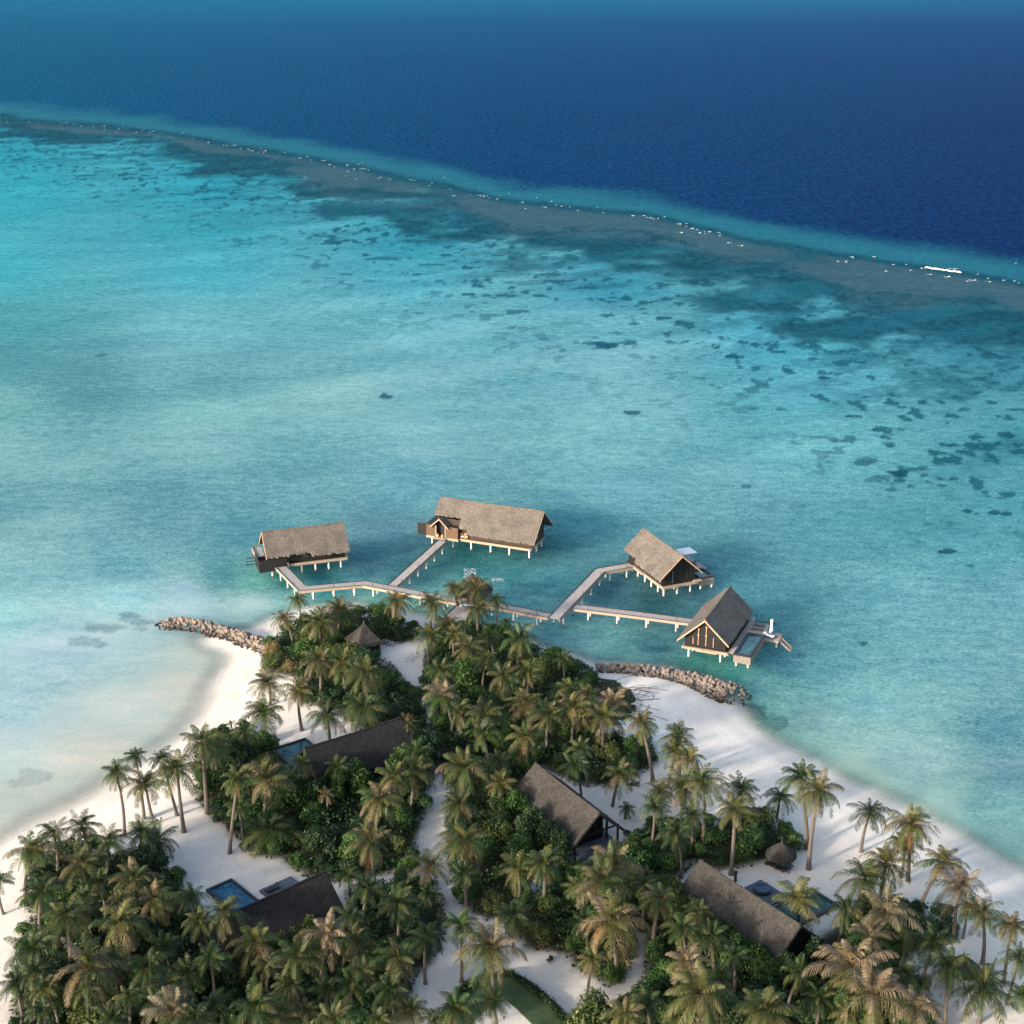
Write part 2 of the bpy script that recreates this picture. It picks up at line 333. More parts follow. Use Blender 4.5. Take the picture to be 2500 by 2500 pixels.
LAG = [(0, 380, 50, 155, 178), (0, 450, 60, 165, 186), (500, 450, 52, 155, 178), (500, 540, 60, 160, 180), (0, 650, 66, 170, 186), (500, 650, 68, 170, 188), (1000, 600, 50, 150, 172), (1000, 680, 72, 166, 186),
       (0, 780, 66, 158, 170), (500, 800, 95, 175, 190), (1000, 800, 100, 180, 195), (1500, 700, 55, 150, 175), (1500, 800, 95, 178, 195), (1900, 800, 68, 170, 194), (2000, 860, 72, 176, 200), (2400, 800, 40, 128, 152), (2500, 900, 50, 142, 168),
       (0, 880, 62, 146, 162), (200, 930, 66, 145, 162), (500, 900, 88, 164, 180), (1000, 900, 100, 176, 192), (1500, 900, 110, 182, 200), (2000, 950, 78, 172, 196), (0, 1010, 92, 168, 180), (500, 1010, 98, 174, 186), (850, 980, 106, 178, 190),
       (0, 1080, 110, 175, 190), (500, 1080, 108, 175, 190), (1000, 1050, 112, 180, 196), (1500, 1050, 105, 180, 196), (2000, 1080, 82, 170, 190), (2450, 1050, 55, 145, 170), (2500, 1200, 62, 150, 175),
       (0, 1250, 95, 162, 178), (400, 1250, 76, 148, 168), (700, 1200, 82, 155, 175), (1000, 1180, 80, 158, 180), (1500, 1200, 88, 165, 185), (2000, 1250, 76, 156, 178), (2400, 1330, 70, 155, 178),
       (0, 1400, 112, 178, 194), (300, 1380, 84, 158, 178), (550, 1400, 60, 140, 160), (600, 1300, 62, 140, 164), (950, 1300, 55, 135, 160), (1420, 1280, 62, 145, 168), (1800, 1420, 74, 155, 175), (2200, 1450, 90, 168, 186), (2500, 1450, 82, 160, 180),
       (0, 1500, 150, 200, 212), (300, 1460, 150, 200, 214), (450, 1470, 165, 208, 218), (620, 1470, 170, 212, 214), (620, 1420, 90, 175, 175), (730, 1470, 140, 200, 205), (800, 1450, 70, 170, 180), (900, 1460, 110, 190, 195), (300, 1560, 175, 212, 215), (500, 1600, 192, 212, 204), (120, 1600, 165, 205, 215),
       (0, 1720, 175, 210, 218), (300, 1720, 196, 216, 212), (450, 1680, 200, 214, 204), (0, 1850, 186, 214, 212), (250, 1850, 205, 215, 205), (0, 1990, 200, 215, 205), (100, 1950, 205, 216, 205),
       (700, 1420, 28, 130, 138), (780, 1400, 20, 115, 130), (900, 1380, 40, 120, 145), (1000, 1400, 30, 115, 135), (1150, 1370, 22, 118, 132), (1250, 1400, 28, 130, 145), (1350, 1420, 36, 135, 155), (1300, 1350, 26, 112, 130), (1480, 1440, 28, 112, 135), (1600, 1470, 22, 105, 120), (1700, 1440, 40, 120, 142),  # shade and reflections of the villas painted in as darker teal
       (1000, 1465, 110, 195, 200), (1050, 1480, 130, 205, 205), (1250, 1500, 80, 165, 180), (1350, 1540, 85, 165, 180), (1250, 1540, 150, 205, 208), (1450, 1540, 92, 168, 182), (1450, 1590, 150, 200, 205), (1600, 1585, 85, 150, 168), (1700, 1630, 60, 150, 150), (1780, 1650, 70, 165, 162), (1850, 1680, 95, 170, 178), (1550, 1610, 135, 190, 195),
       (1900, 1620, 50, 125, 150), (2000, 1640, 74, 152, 172), (2100, 1700, 100, 176, 190), (2300, 1600, 84, 160, 178), (2500, 1650, 86, 158, 175), (2450, 1780, 70, 145, 165), (2500, 1880, 100, 165, 182),  # first entry: shadow of villa D painted as darker water
       (1850, 1770, 130, 185, 180), (1950, 1820, 150, 200, 198), (2100, 1890, 165, 205, 200), (2200, 1850, 120, 182, 192), (2300, 1980, 165, 208, 204), (2400, 1980, 130, 185, 192), (2500, 2060, 160, 205, 205), (2000, 1760, 115, 180, 188),
       (-1000, 450, 60, 165, 186), (-1000, 900, 70, 150, 170), (-1000, 1400, 110, 178, 194), (-1000, 2000, 160, 205, 210), (3800, 1100, 60, 150, 175), (3800, 1700, 80, 155, 175), (3500, 2300, 110, 175, 190)]
LAG = [(x, y, min(255, r_ + (24 if r_ < 130 else 8) * min(1, max(0, (y - 450) / 450)) + (16 if (r_ < 60 and 1250 < y < 1500 and x < 1800) else 0)), g_ + 2 * (y > 1000) - 11 * (r_ > 150 and x < 900), b_ - 5 * (y > 800) - 2 * (r_ > 150 and x < 900)) for x, y, r_, g_, b_ in LAG]
def idw(tab, x, y, p=3.2, ys=1.7, off=12.0):
    T = np.array(tab, float); num = np.zeros((len(x), 3)); den = np.zeros(len(x))
    C = lin(T[:, 2:])
    for i in range(len(T)):
        w = 1.0 / ((np.hypot(x - T[i, 0], (y - T[i, 1]) * ys) + off) ** p)
        num += w[:, None] * C[i]; den += w
    return num / den[:, None]
ysr = np.concatenate([[-148, -146.5, -144, -140, -134, -126, -116, -104, -90, -75, -60, -45, -30, -15], np.arange(0, 1500, 3.2), np.arange(1500, 2200, 5), np.arange(2200, 3301, 50)])
xsr = np.concatenate([np.arange(-1500, 0, 60), np.arange(0, 2500, 4.2), np.arange(2500, 4001, 60)])
PX, PY = np.meshgrid(xsr, ysr); pxf, pyf = PX.ravel(), PY.ravel()
WX, WY = at(pxf, pyf, 0.0); WX, WY = np.asarray(WX), np.asarray(WY)
wig = (fbm(WX * 0.02, WY * 0.02, 11, 5) - 0.5)
yc = np.interp(pxf, CREST[:, 0], CREST[:, 1]) + (fbm(WX * 0.03, WY * 0.012, 12, 4) - 0.5) * 22
gw = np.interp(pxf, GW[:, 0], GW[:, 1]); kw = np.interp(pxf, KW[:, 0], KW[:, 1])
dd = pyf - yc
DXS = [-1500, 0, 1250, 2500, 4000]; DYS = [-60, 0, 60, 150, 300, 600]  # rows towards the horizon paler: haze painted into the deep-water colour
DGRID = [[(60, 140, 180)] * 5, [(48, 122, 163), (48, 122, 163), (44, 118, 163), (40, 108, 156), (36, 100, 150)], [(40, 108, 150), (40, 108, 150), (34, 94, 146), (27, 78, 138), (25, 74, 134)],
         [(36, 100, 142), (36, 100, 142), (28, 82, 134), (22, 68, 126), (22, 66, 124)], [(32, 96, 138), (32, 96, 138), (24, 74, 125), (19, 60, 116), (19, 58, 114)], [(30, 94, 134), (30, 94, 134), (22, 70, 120), (16, 54, 108), (16, 52, 106)]]
G_ = lin(np.array(DGRID)); fx_ = np.interp(pxf, DXS, range(5)); fy_ = np.interp(pyf, DYS, range(6)); ix_ = np.minimum(fx_.astype(int), 3); iy_ = np.minimum(fy_.astype(int), 4); tx_ = (fx_ - ix_)[:, None]; ty_ = (fy_ - iy_)[:, None]
deep = ((G_[iy_, ix_] * (1 - tx_) + G_[iy_, ix_ + 1] * tx_) * (1 - ty_) + (G_[iy_ + 1, ix_] * (1 - tx_) + G_[iy_ + 1, ix_ + 1] * tx_) * ty_) * np.array([0.15, 0.80, 0.82]); lag = idw(LAG, pxf, pyf)
tq = lin((40, 112, 136)); teal = lin((26, 84, 106)); grey = lin((66, 100, 117)); coral = lin((34, 100, 122))
out_w = np.interp(pxf, [0, 1500, 2500], [24, 30, 40])
col = deep.copy()
t = smooth(-1.9, -0.55, dd / out_w + wig * 1.0)[:, None]; col = col * (1 - t) + tq * t
t = smooth(-8, 3, dd)[:, None]; col = col * (1 - t) + teal * t
gm = smooth(6, 18, dd) * (1 - smooth(0.75, 1.25, dd / gw + wig * 2.2)) * smooth(0.22, 0.46, fbm(WX * 0.03, WY * 0.012, 14, 5)) * .9
col = col * (1 - gm[:, None]) + grey * gm[:, None]
ein = (dd - gw) / (kw * 1.25)
t = smooth(0.35, 1.5, ein + (fbm(WX * 0.045, WY * 0.03, 13, 5) - 0.5) * 3.4)[:, None]
col = col * (1 - t) + lag * t
# coral heads and sea grass, more near the reef, plus one painted villa shadow
ca, sa = math.cos(R(34)), math.sin(R(34))
U = WX * ca + WY * sa; V_ = -WX * sa + WY * ca
dens = np.exp(-np.clip(dd - gw - kw * 0.6, 0, 1e9) / np.interp(pxf, [0, 1200, 2500], [70, 130, 210])) * (dd > gw * 0.8)
dens = dens + 0.16 * smooth(1650, 2400, pxf) * smooth(760, 850, pyf) * (1 - smooth(1150, 1420, pyf))
nz = fbm(U * 0.035, V_ * 0.10, 21, 5); nz2 = fbm(WX * 0.28, WY * 0.24, 22, 5)
s1 = smooth(0.50, 0.66, nz * 0.6 + nz2 * 0.4 + dens * 0.15 - 0.045) * np.clip(dens * 1.5, 0, 1) * 0.55
heads = smooth(0.64, 0.71, fbm(WX * 0.22, WY * 0.16, 25, 4) + np.clip(dens, 0, 1) * 0.05) * np.clip(dens * 3, 0, 1)
cm = np.clip(np.maximum(s1, heads * 0.85), 0, 1)
PATCH = [(940, 968, 22, 7, .9), (1480, 845, 42, 9, .95), (1535, 838, 26, 7, .8), (1440, 838, 18, 5, .7), (1545, 1008, 22, 6, .9), (1375, 855, 12, 4, .6), (2190, 1155, 27, 11, 1), (2200, 1173, 14, 5, .8), (2255, 1162, 15, 6, .85), (2290, 1168, 16, 7, .85), (2328, 1169, 12, 5, .8),
         (2115, 1127, 26, 9, .7), (2285, 1126, 16, 6, .8), (2330, 1125, 10, 4, .7), (2412, 1125, 16, 6, .8), (2362, 1247, 20, 8, .95), (2385, 1254, 12, 5, .9), (2424, 1252, 17, 6, .9), (2457, 1254, 14, 6, .85), (2312, 1346, 24, 6, .9), (2370, 1382, 12, 4, .6), (2010, 922, 22, 6, .95), (2045, 914, 14, 5, .7), (1787, 870, 20, 6, .95),
         (2330, 972, 38, 7, .9), (2380, 960, 26, 6, .9), (2170, 982, 14, 7, .9), (2200, 994, 14, 4, .8), (2070, 1015, 12, 4, .9), (1843, 842, 14, 5, .9), (2044, 822, 14, 5, .9), (1980, 876, 16, 5, .8), (2225, 876, 14, 5, .8), (1820, 1187, 14, 5, .7), (2452, 1062, 24, 9, .9), (2438, 1078, 12, 6, .9), (2285, 1074, 18, 6, .6), (1140, 718, 18, 5, .85), (1025, 763, 12, 4, .8), (990, 757, 10, 3, .7),
         (1618, 778, 20, 6, .9), (1665, 788, 22, 6, .9), (1345, 595, 60, 8, .8), (930, 632, 50, 6, .7), (1280, 690, 70, 6, .5), (1400, 790, 60, 6, .35), (1940, 755, 24, 5, .8), (2110, 1570, 10, 5, .8), (325, 1512, 60, 16, .42), (270, 1537, 75, 22, .40), (215, 1565, 60, 18, .34), (85, 1892, 46, 18, .25), (50, 1915, 40, 14, .22),
         (1820, 1742, 60, 22, .75), (1870, 1770, 50, 20, .5), (1600, 1588, 55, 10, .5), (1945, 1600, 26, 12, .3), (250, 868, 22, 4, .6), (580, 588, 20, 5, .5), (2350, 1000, 16, 5, .8), (2240, 960, 30, 6, .4), (2490, 850, 40, 14, .6), (2400, 780, 60, 14, .6)]  # faint patch right of villa D is its shadow, painted into the water
wx1 = (fbm(WX * 0.25, WY * 0.25, 31, 4) - 0.5); 
for (qx, qy, rx, ry, st) in PATCH:
    q = ((pxf - qx) / rx) ** 2 + ((pyf - qy) / ry) ** 2
    near = q < 6
    v = np.zeros_like(q); v[near] = (1 - smooth(0.35, 1.05, q[near] + wx1[near] * 3.4)) * st
    cm = np.maximum(cm, v)
cc = coral * 0.8
col = col * (1 - cm[:, None]) + (cc * 0.7 + col * cc * 0.6) * cm[:, None]
# soft diagonal streaks trailing from the reef into the lagoon
trail = smooth(0.50, 0.68, fbm(U * 0.010, V_ * 0.085, 51, 5)) * np.exp(-np.clip(dd - gw - kw * .5, 0, 1e9) / np.interp(pxf, [0, 1200, 2500], [60, 130, 150])) * (dd > gw) * .62
col = col * (1 - trail[:, None]) + (coral * 1.1) * trail[:, None]
st = (fbm(U * 0.012, V_ * 0.05, 41, 5) - 0.5) * smooth(0, 60, dd - gw - kw)
col = col * (1 + st[:, None] * np.array([0.75, 0.34, 0.28]))
dark = lin((150, 190, 190))
land = inpoly(WX, WY, SHORE); dsh = polydist(WX, WY, SHORE)
alpha = np.where(land, 0.0, smooth(0.0, 1.0, dsh / (np.where(WX < -30, 6.5, 4.5) + 4 * fbm(WX * 0.1, WY * 0.1, 44, 3))))
alpha = np.where(dd < 100, 1.0, alpha)
KSEA = 1.0
ny, nx = PX.shape; idx = np.arange(nx * ny).reshape(ny, nx)
Fq = np.stack([idx[1:, :-1], idx[1:, 1:], idx[:-1, 1:], idx[:-1, :-1]], -1).reshape(-1, 4)
m, nt, b = newmat('sea_water'); geo = nt.nodes.new('ShaderNodeNewGeometry'); pos = geo.outputs['Position']
at_ = nt.nodes.new('ShaderNodeAttribute'); at_.attribute_name = 'Col'
SEA_GAIN = (0.615, 0.70, 0.68)
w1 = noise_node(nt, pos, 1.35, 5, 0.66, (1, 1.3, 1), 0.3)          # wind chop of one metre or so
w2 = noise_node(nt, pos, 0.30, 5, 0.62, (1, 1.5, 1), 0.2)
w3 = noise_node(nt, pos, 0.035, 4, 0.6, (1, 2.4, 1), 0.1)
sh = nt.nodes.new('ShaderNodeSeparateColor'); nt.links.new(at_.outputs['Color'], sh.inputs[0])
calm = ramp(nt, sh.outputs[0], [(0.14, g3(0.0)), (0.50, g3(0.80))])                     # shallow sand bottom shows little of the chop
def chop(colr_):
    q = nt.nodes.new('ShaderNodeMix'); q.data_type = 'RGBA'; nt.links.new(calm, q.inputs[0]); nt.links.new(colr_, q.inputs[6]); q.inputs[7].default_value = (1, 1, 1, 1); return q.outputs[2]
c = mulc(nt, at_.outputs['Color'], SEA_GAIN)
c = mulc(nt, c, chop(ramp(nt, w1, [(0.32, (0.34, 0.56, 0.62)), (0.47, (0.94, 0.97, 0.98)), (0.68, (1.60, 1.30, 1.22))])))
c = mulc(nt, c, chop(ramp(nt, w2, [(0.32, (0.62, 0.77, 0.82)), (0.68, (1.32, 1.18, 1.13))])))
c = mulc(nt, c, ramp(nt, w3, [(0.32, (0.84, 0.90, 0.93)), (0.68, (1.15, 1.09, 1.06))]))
sr = nt.nodes.new('ShaderNodeSeparateColor'); nt.links.new(at_.outputs['Color'], sr.inputs[0])
dm = ramp(nt, sr.outputs[0], [(0.004, g3(1.0)), (0.02, g3(0.0))])                      # only the deep water beyond the reef
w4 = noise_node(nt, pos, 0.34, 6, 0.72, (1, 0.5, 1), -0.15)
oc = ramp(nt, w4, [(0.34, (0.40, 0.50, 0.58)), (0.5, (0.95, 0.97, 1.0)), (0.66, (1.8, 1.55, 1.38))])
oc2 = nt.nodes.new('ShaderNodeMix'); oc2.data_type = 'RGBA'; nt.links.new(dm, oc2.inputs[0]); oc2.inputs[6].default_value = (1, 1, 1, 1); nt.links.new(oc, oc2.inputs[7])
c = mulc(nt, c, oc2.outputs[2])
nt.nodes.remove(b)
bm = nt.nodes.new('ShaderNodeBump'); bm.inputs['Strength'].default_value = 0.55; bm.inputs['Distance'].default_value = 0.35; nt.links.new(w1, bm.inputs['Height'])
bm2 = nt.nodes.new('ShaderNodeBump'); bm2.inputs['Strength'].default_value = 0.4; bm2.inputs['Distance'].default_value = 1.0; nt.links.new(w2, bm2.inputs['Height']); nt.links.new(bm.outputs[0], bm2.inputs['Normal'])
d1 = nt.nodes.new('ShaderNodeBsdfDiffuse'); nt.links.new(c, d1.inputs[0]); nt.links.new(bm2.outputs[0], d1.inputs['Normal'])
sss = nt.nodes.new('ShaderNodeSubsurfaceScattering'); sss.falloff = 'BURLEY'; nt.links.new(c, sss.inputs['Color'])      # light spreads metres through the clear water and softens shadows
sss.inputs['Scale'].default_value = 1.0; sss.inputs['Radius'].default_value = (22.0, 26.0, 28.0)
df = nt.nodes.new('ShaderNodeMixShader'); df.inputs[0].default_value = 0.92; nt.links.new(d1.outputs[0], df.inputs[1]); nt.links.new(sss.outputs[0], df.inputs[2])
gl = nt.nodes.new('ShaderNodeBsdfGlossy'); gl.inputs['Roughness'].default_value = 0.18; nt.links.new(bm2.outputs[0], gl.inputs['Normal'])
fr = nt.nodes.new('ShaderNodeFresnel'); fr.inputs[0].default_value = 1.33
mr = nt.nodes.new('ShaderNodeMapRange'); mr.inputs['From Max'].default_value = 1.0; mr.inputs['To Min'].default_value = 0.0; mr.inputs['To Max'].default_value = 0.05   # rough sea: far waves hide each other and mirror little
nt.links.new(fr.outputs[0], mr.inputs['Value'])
b = nt.nodes.new('ShaderNodeMixShader'); nt.links.new(mr.outputs[0], b.inputs[0]); nt.links.new(df.outputs[0], b.inputs[1]); nt.links.new(gl.outputs[0], b.inputs[2])
tr = nt.nodes.new('ShaderNodeBsdfTransparent'); mx = nt.nodes.new('ShaderNodeMixShader')
nt.links.new(at_.outputs['Alpha'], mx.inputs[0]); nt.links.new(tr.outputs[0], mx.inputs[1]); nt.links.new(b.outputs[0], mx.inputs[2])
nt.links.new(mx.outputs[0], nt.nodes['Material Output'].inputs[0])
M['sea'] = m
o = link('sea', npmesh('sea', np.stack([WX, WY, np.zeros_like(WX)], 1), Fq, M['sea'], np.concatenate([np.clip(col, 0.002, 1), alpha[:, None]], 1), True))
tag(o, 'open sea, reef and pale turquoise lagoon around the island', 'sea', kind='structure')

# --- foam on the reef
m, nt, b = newmat('foam_and_glint'); b.inputs['Base Color'].default_value = (0.62, 0.66, 0.68, 1); b.inputs['Roughness'].default_value = 0.9; M['foam_and_glint'] = m
def foam_glint_piece(mb, x, y, lx, ly, rot, h=0.25):
    k = 10; ca, sa = math.cos(rot), math.sin(rot); ring = []
    for j in range(k):
        a = 2 * math.pi * j / k; r = random.uniform(0.6, 1.15)
        u, v = math.cos(a) * lx * r, math.sin(a) * ly * r
        ring.append((x + u * ca - v * sa, y + u * sa + v * ca, 0.015))
    mb.add(ring + [(x, y, h)], [(j, (j + 1) % k, k) for j in range(k)])
mb = MB()
FO = [(161, 300, 6), (180, 302, 4), (228, 309, 4), (255, 308, 5), (300, 312, 3), (333, 323, 5), (351, 314, 2), (373, 321, 5), (395, 325, 2), (417, 335, 2), (470, 338, 4), (508, 348, 5), (522, 340, 2), (553, 355, 5), (571, 355, 6), (588, 363, 4), (615, 368, 5), (648, 368, 6), (630, 372, 3), (664, 393, 2), (718, 387, 2), (734, 386, 5), (760, 391, 3), (793, 392, 5), (805, 402, 5), (848, 403, 5), (865, 413, 4), (885, 412, 6), (900, 415, 3), (925, 435, 4),
      (843, 430, 3), (868, 437, 4), (930, 433, 3), (1000, 438, 3), (1012, 441, 3), (1055, 447, 3), (1085, 433, 4), (1108, 478, 5), (1148, 477, 2), (1173, 477, 6), (1182, 480, 5), (1190, 477, 3), (1242, 473, 4), (1277, 494, 5), (1333, 506, 5), (1545, 527, 7), (1571, 527, 6), (1589, 532, 7), (1660, 547, 5), (1675, 553, 4), (1690, 558, 7), (1665, 568, 6), (1732, 566, 7), (1709, 569, 8), (1758, 570, 3), (1778, 593, 6), (1812, 600, 6),
      (2082, 628, 6), (2066, 637, 4), (2330, 657, 8), (2272, 670, 5), (2317, 675, 8), (2387, 670, 4), (2380, 684, 8), (2412, 680, 4), (2415, 688, 5), (2480, 643, 4), (2223, 660, 5), (2250, 655, 5), (1595, 535, 3), (2256, 620, 2), (15, 287, 3), (0, 288, 4)]
for (x, y, w) in FO:
    X0, Y0 = at(x, y); k = math.hypot(Y0, 120) / F
    foam_glint_piece(mb, X0, Y0, w * k * 0.5, w * k * 0.22, -0.35, 0.2)
    if w > 4:
        for _ in range(3): foam_glint_piece(mb, X0 + random.uniform(-1, 1) * w * k * 1.6, Y0 + random.uniform(-1, 1) * w * k, w * k * 0.2, w * k * 0.18, 0, 0.15)
for i in range(26):
    f = i / 25; x = 2262 + f * 82; y = 653 + f * 12 + random.uniform(-1.2, 1.2); X0, Y0 = at(x, y)
    foam_glint_piece(mb, X0, Y0, random.uniform(0.5, 1.0), random.uniform(0.5, 1.3) * (1.3 - f * 0.6), -0.35, 0.45)
for i in range(50):
    x = random.uniform(0, 2500); yy = np.interp(x, CREST[:, 0], CREST[:, 1]) + random.gauss(6, 8); X0, Y0 = at(x, yy)
    foam_glint_piece(mb, X0, Y0, random.uniform(0.3, 0.9), random.uniform(0.3, 0.8), -0.35, 0.12)
tag(mb.build('breaking_waves', M['foam_and_glint']), 'small white breakers strung along the outer reef', 'surf', kind='stuff')
mb = MB()  # sun glints thrown by window glass, modelled as tiny white flecks
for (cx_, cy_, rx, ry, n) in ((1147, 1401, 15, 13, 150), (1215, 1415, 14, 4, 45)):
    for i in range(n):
        X0, Y0 = at(cx_ + random.uniform(-rx, rx), cy_ + random.uniform(-ry, ry)); foam_glint_piece(mb, X0, Y0, random.uniform(0.05, 0.16), random.uniform(0.05, 0.16), random.uniform(0, 3), 0.03)
tag(mb.build('water_glints', M['foam_and_glint']), 'scattered white glints on the calm water behind the round pavilion', 'glints', kind='stuff')

# ================================================================== OVERWATER AND BEACH VILLAS
def frange(a, b, n): return [a + (b - a) * i / (n - 1) for i in range(n)]
def roof_slope(L0, L1, half, zr, ze_of, thick=0.28, ny_=14, side=-1, jit=0.02, seed=1):
    """one thick thatched slope; half(x) = how far out the eave reaches at x"""
    r = random.Random(seed); nx_ = max(6, int((L1 - L0) / 0.3)); xs = frange(L0, L1, nx_); mb = MB()
    top = []; bot = []
    for i, x in enumerate(xs):
        h = half(x); ze = ze_of(h)
        sag = 0.10 * math.sin(math.pi * (x - L0) / (L1 - L0))
        for j in range(ny_ + 1):
            t = j / ny_; e = (r.uniform(-0.13, 0.12) if j == ny_ else 0)
            y = side * (h + e) * t; z = zr + (ze - zr) * (t * (h + e) / h) - sag * (1 - t)
            top.append((x + (r.uniform(-.05, .05) if 0 < i < nx_ - 1 else 0), y, z + thick * (1 if t > 0 else 0.9) + r.uniform(-jit, jit)))
            bot.append((x, y, z + (0.0 if j < ny_ else -0.05)))
    n = ny_ + 1; V = top + bot; o = len(top); fs = []
    for i in range(nx_ - 1):
        for j in range(ny_):
            a, b_, c_, d_ = i * n + j, (i + 1) * n + j, (i + 1) * n + j + 1, i * n + j + 1
            fs.append((a, d_, c_, b_) if side > 0 else (a, b_, c_, d_))
            fs.append((a + o, b_ + o, c_ + o, d_ + o) if side > 0 else (a + o, d_ + o, c_ + o, b_ + o))
        a, b_ = i * n + ny_, (i + 1) * n + ny_; fs.append((a, b_, b_ + o, a + o))
    for i in (0, nx_ - 1):
        for j in range(ny_): a = i * n + j; fs.append((a, a + 1, a + 1 + o, a + o))
    mb.add(V, fs); return mb
def make_roof(parent, L0, L1, halfF, halfB, zr, slope, mat, seed=1, thick=0.28):
    ze = lambda h: zr - slope * h
    mb = roof_slope(L0, L1, halfF, zr, ze, thick, side=-1, seed=seed)
    m2 = roof_slope(L0, L1, halfB, zr, ze, thick, side=1, seed=seed + 1); mb.add(m2.v, m2.f)
    rf = mb.build('roof', mat, parent)
    rc = MB(); n = max(4, int((L1 - L0) / 0.5)); r = random.Random(seed)
    pts = [(x, 0, zr + thick * 0.75 - 0.10 * math.sin(math.pi * (x - L0) / (L1 - L0)) + r.uniform(-.03, .03)) for x in frange(L0 + .02, L1 - .02, n)]
    rc.tube(pts, 0.2, 7); rc.build('ridge_cap', mat, rf)
    return rf
def bargeboards(parent, x, half_f, half_b, zr, slope, mat, t=0.10):
    for s, h in ((-1, half_f), (1, half_b)):
        mb = MB(); dz = 0.42
        p = [(x, 0.0, zr + 0.18), (x, s * (h + .05), zr - slope * (h + .05) + 0.18), (x, s * (h + .05), zr - slope * (h + .05) - dz + 0.3), (x, 0.0, zr - dz + 0.3)]
        q = [(x + t, a, c) for (_, a, c) in p]
        mb.add(p + q, [(0, 1, 2, 3), (7, 6, 5, 4), (0, 4, 5, 1), (1, 5, 6, 2), (2, 6, 7, 3), (3, 7, 4, 0)])
        mb.build('bargeboard', mat, parent)
def gable_wall(parent, x, wy, z0, zr, slope, mat, t=0.16, boards=True):
    mb = MB(); n = int(2 * wy / 0.3); r = random.Random(int(x * 10))
    for i in range(n):                                              # upright boards with a hair's step between neighbours
        y0, y1 = -wy + 2 * wy * i / n, -wy + 2 * wy * (i + 1) / n - 0.012
        s = r.uniform(0, 0.03) + (0.03 if i % 2 else 0)
        z_a, z_b = zr - slope * abs(y0) - 0.02, zr - slope * abs(y1) - 0.02
        x0, x1 = x - s, x + t + s
        mb.add([(x0, y0, z0), (x1, y0, z0), (x1, y1, z0), (x0, y1, z0), (x0, y0, z_a), (x1, y0, z_a), (x1, y1, z_b), (x0, y1, z_b)],
               [(3, 2, 1, 0), (4, 5, 6, 7), (0, 1, 5, 4), (1, 2, 6, 5), (2, 3, 7, 6), (3, 0, 4, 7)])
    return mb.build('gable_wall', mat, parent)
def plank_deck(parent, x0, x1, y0, y1, z, mat=None, along='x', name='deck', step=0.16, thick=0.08):
    mb = MB()
    if along == 'x':
        n = int((x1 - x0) / step)
        for i in range(n): a = x0 + (x1 - x0) * i / n; mb.box(a, a + (x1 - x0) / n - 0.02, y0, y1, z - thick, z + random.uniform(-.006, .006))
    else:
        n = int((y1 - y0) / step)
        for i in range(n): a = y0 + (y1 - y0) * i / n; mb.box(x0, x1, a, a + (y1 - y0) / n - 0.02, z - thick, z + random.uniform(-.006, .006))
    return mb.build(name, mat or M['plank'], parent)
def post(parent, x, y, ztop, r=0.19):
    mb = MB(); mb.tube([(x, y, 0.28), (x, y, ztop)], r, 12); p = mb.build('post', M['post'], parent)
    mb = MB(); mb.tube([(x, y, -1.5), (x, y, 0.28)], r * 1.04, 12); mb.build('waterline_stain', M['tide'], p); return p
def cut_window(parent, x0, x1, y, z0, z1, out=-1):
    fr = MB(); t = 0.07; ya, yb = sorted((y, y + out * 0.05))
    fr.box(x0 - t, x0, ya, yb, z0 - t, z1 + t); fr.box(x1, x1 + t, ya, yb, z0 - t, z1 + t); fr.box(x0, x1, ya, yb, z1, z1 + t); fr.box(x0, x1, ya, yb, z0 - t, z0)
    w = fr.build('window', M['darkwood'], parent)
    g = MB(); g.box(x0, x1, y + out * 0.004 - 0.01, y + out * 0.004 + 0.01, z0, z1); g.build('pane', M['glass'], w)
m, nt, b = newmat('dark_glass'); b.inputs['Base Color'].default_value = (0.03, 0.045, 0.05, 1); b.inputs['Roughness'].default_value = 0.06; M['glass'] = m
M['strip'] = simple('pale_wood_strip', (0.50, 0.33, 0.22), 0.6, 0.2, 6)
M['dkrail'] = simple('dark_rail', (0.03, 0.028, 0.028), 0.6, 0.2, 6)

def ridge_frame(a, b, zr):
    A = at(*a, zr); B = at(*b, zr)
    return (A[0] + B[0]) / 2, (A[1] + B[1]) / 2, math.atan2(B[1] - A[1], B[0] - A[0])

def villa(name, label, a, b_, zr, L0, L1, halfF, halfB, hf, hb, wy, wx0, wx1, zd, slope, roofmat, wallmat, group, boardmat=None, fascia=True, seed=1, barge=(True, True), wall_gable=(True, True)):
    x, y, g = ridge_frame(a, b_, zr)
    t = thing(name, label, 'villa', (x, y, 0), g, group)
    make_roof(t, L0, L1, halfF, halfB, zr, slope, M[roofmat], seed)
    zt = zr - slope * wy - 0.03
    for s in (-1, 1):
        mb = MB(); n = int((zt - zd) / 0.24); 
        for i in range(n):
            z0 = zd + (zt - zd) * i / n; pr = 0.02 * (i % 2); yy = s * wy
            mb.box(wx0, wx1, min(yy, yy - s * 0.15) - (pr if s < 0 else 0), max(yy, yy - s * 0.15) + (pr if s > 0 else 0), z0, z0 + (zt - zd) / n - 0.012)
        mb.build('side_wall', M[wallmat], t)
    if wall_gable[0]: gable_wall(t, wx0, wy, zd, zr, slope, M[wallmat])
    if wall_gable[1]: gable_wall(t, wx1 - .16, wy, zd, zr, slope, M[wallmat])
    bm_ = M[boardmat or 'strip']
    if barge[0]: bargeboards(t, L0 - 0.11, halfF(L0), halfB(L0), zr, slope, bm_)
    if barge[1]: bargeboards(t, L1 + 0.01, halfF(L1), halfB(L1), zr, slope, bm_)
    return t
GRP = 'thatched villas on stilts over the lagoon'
ZD = 2.45
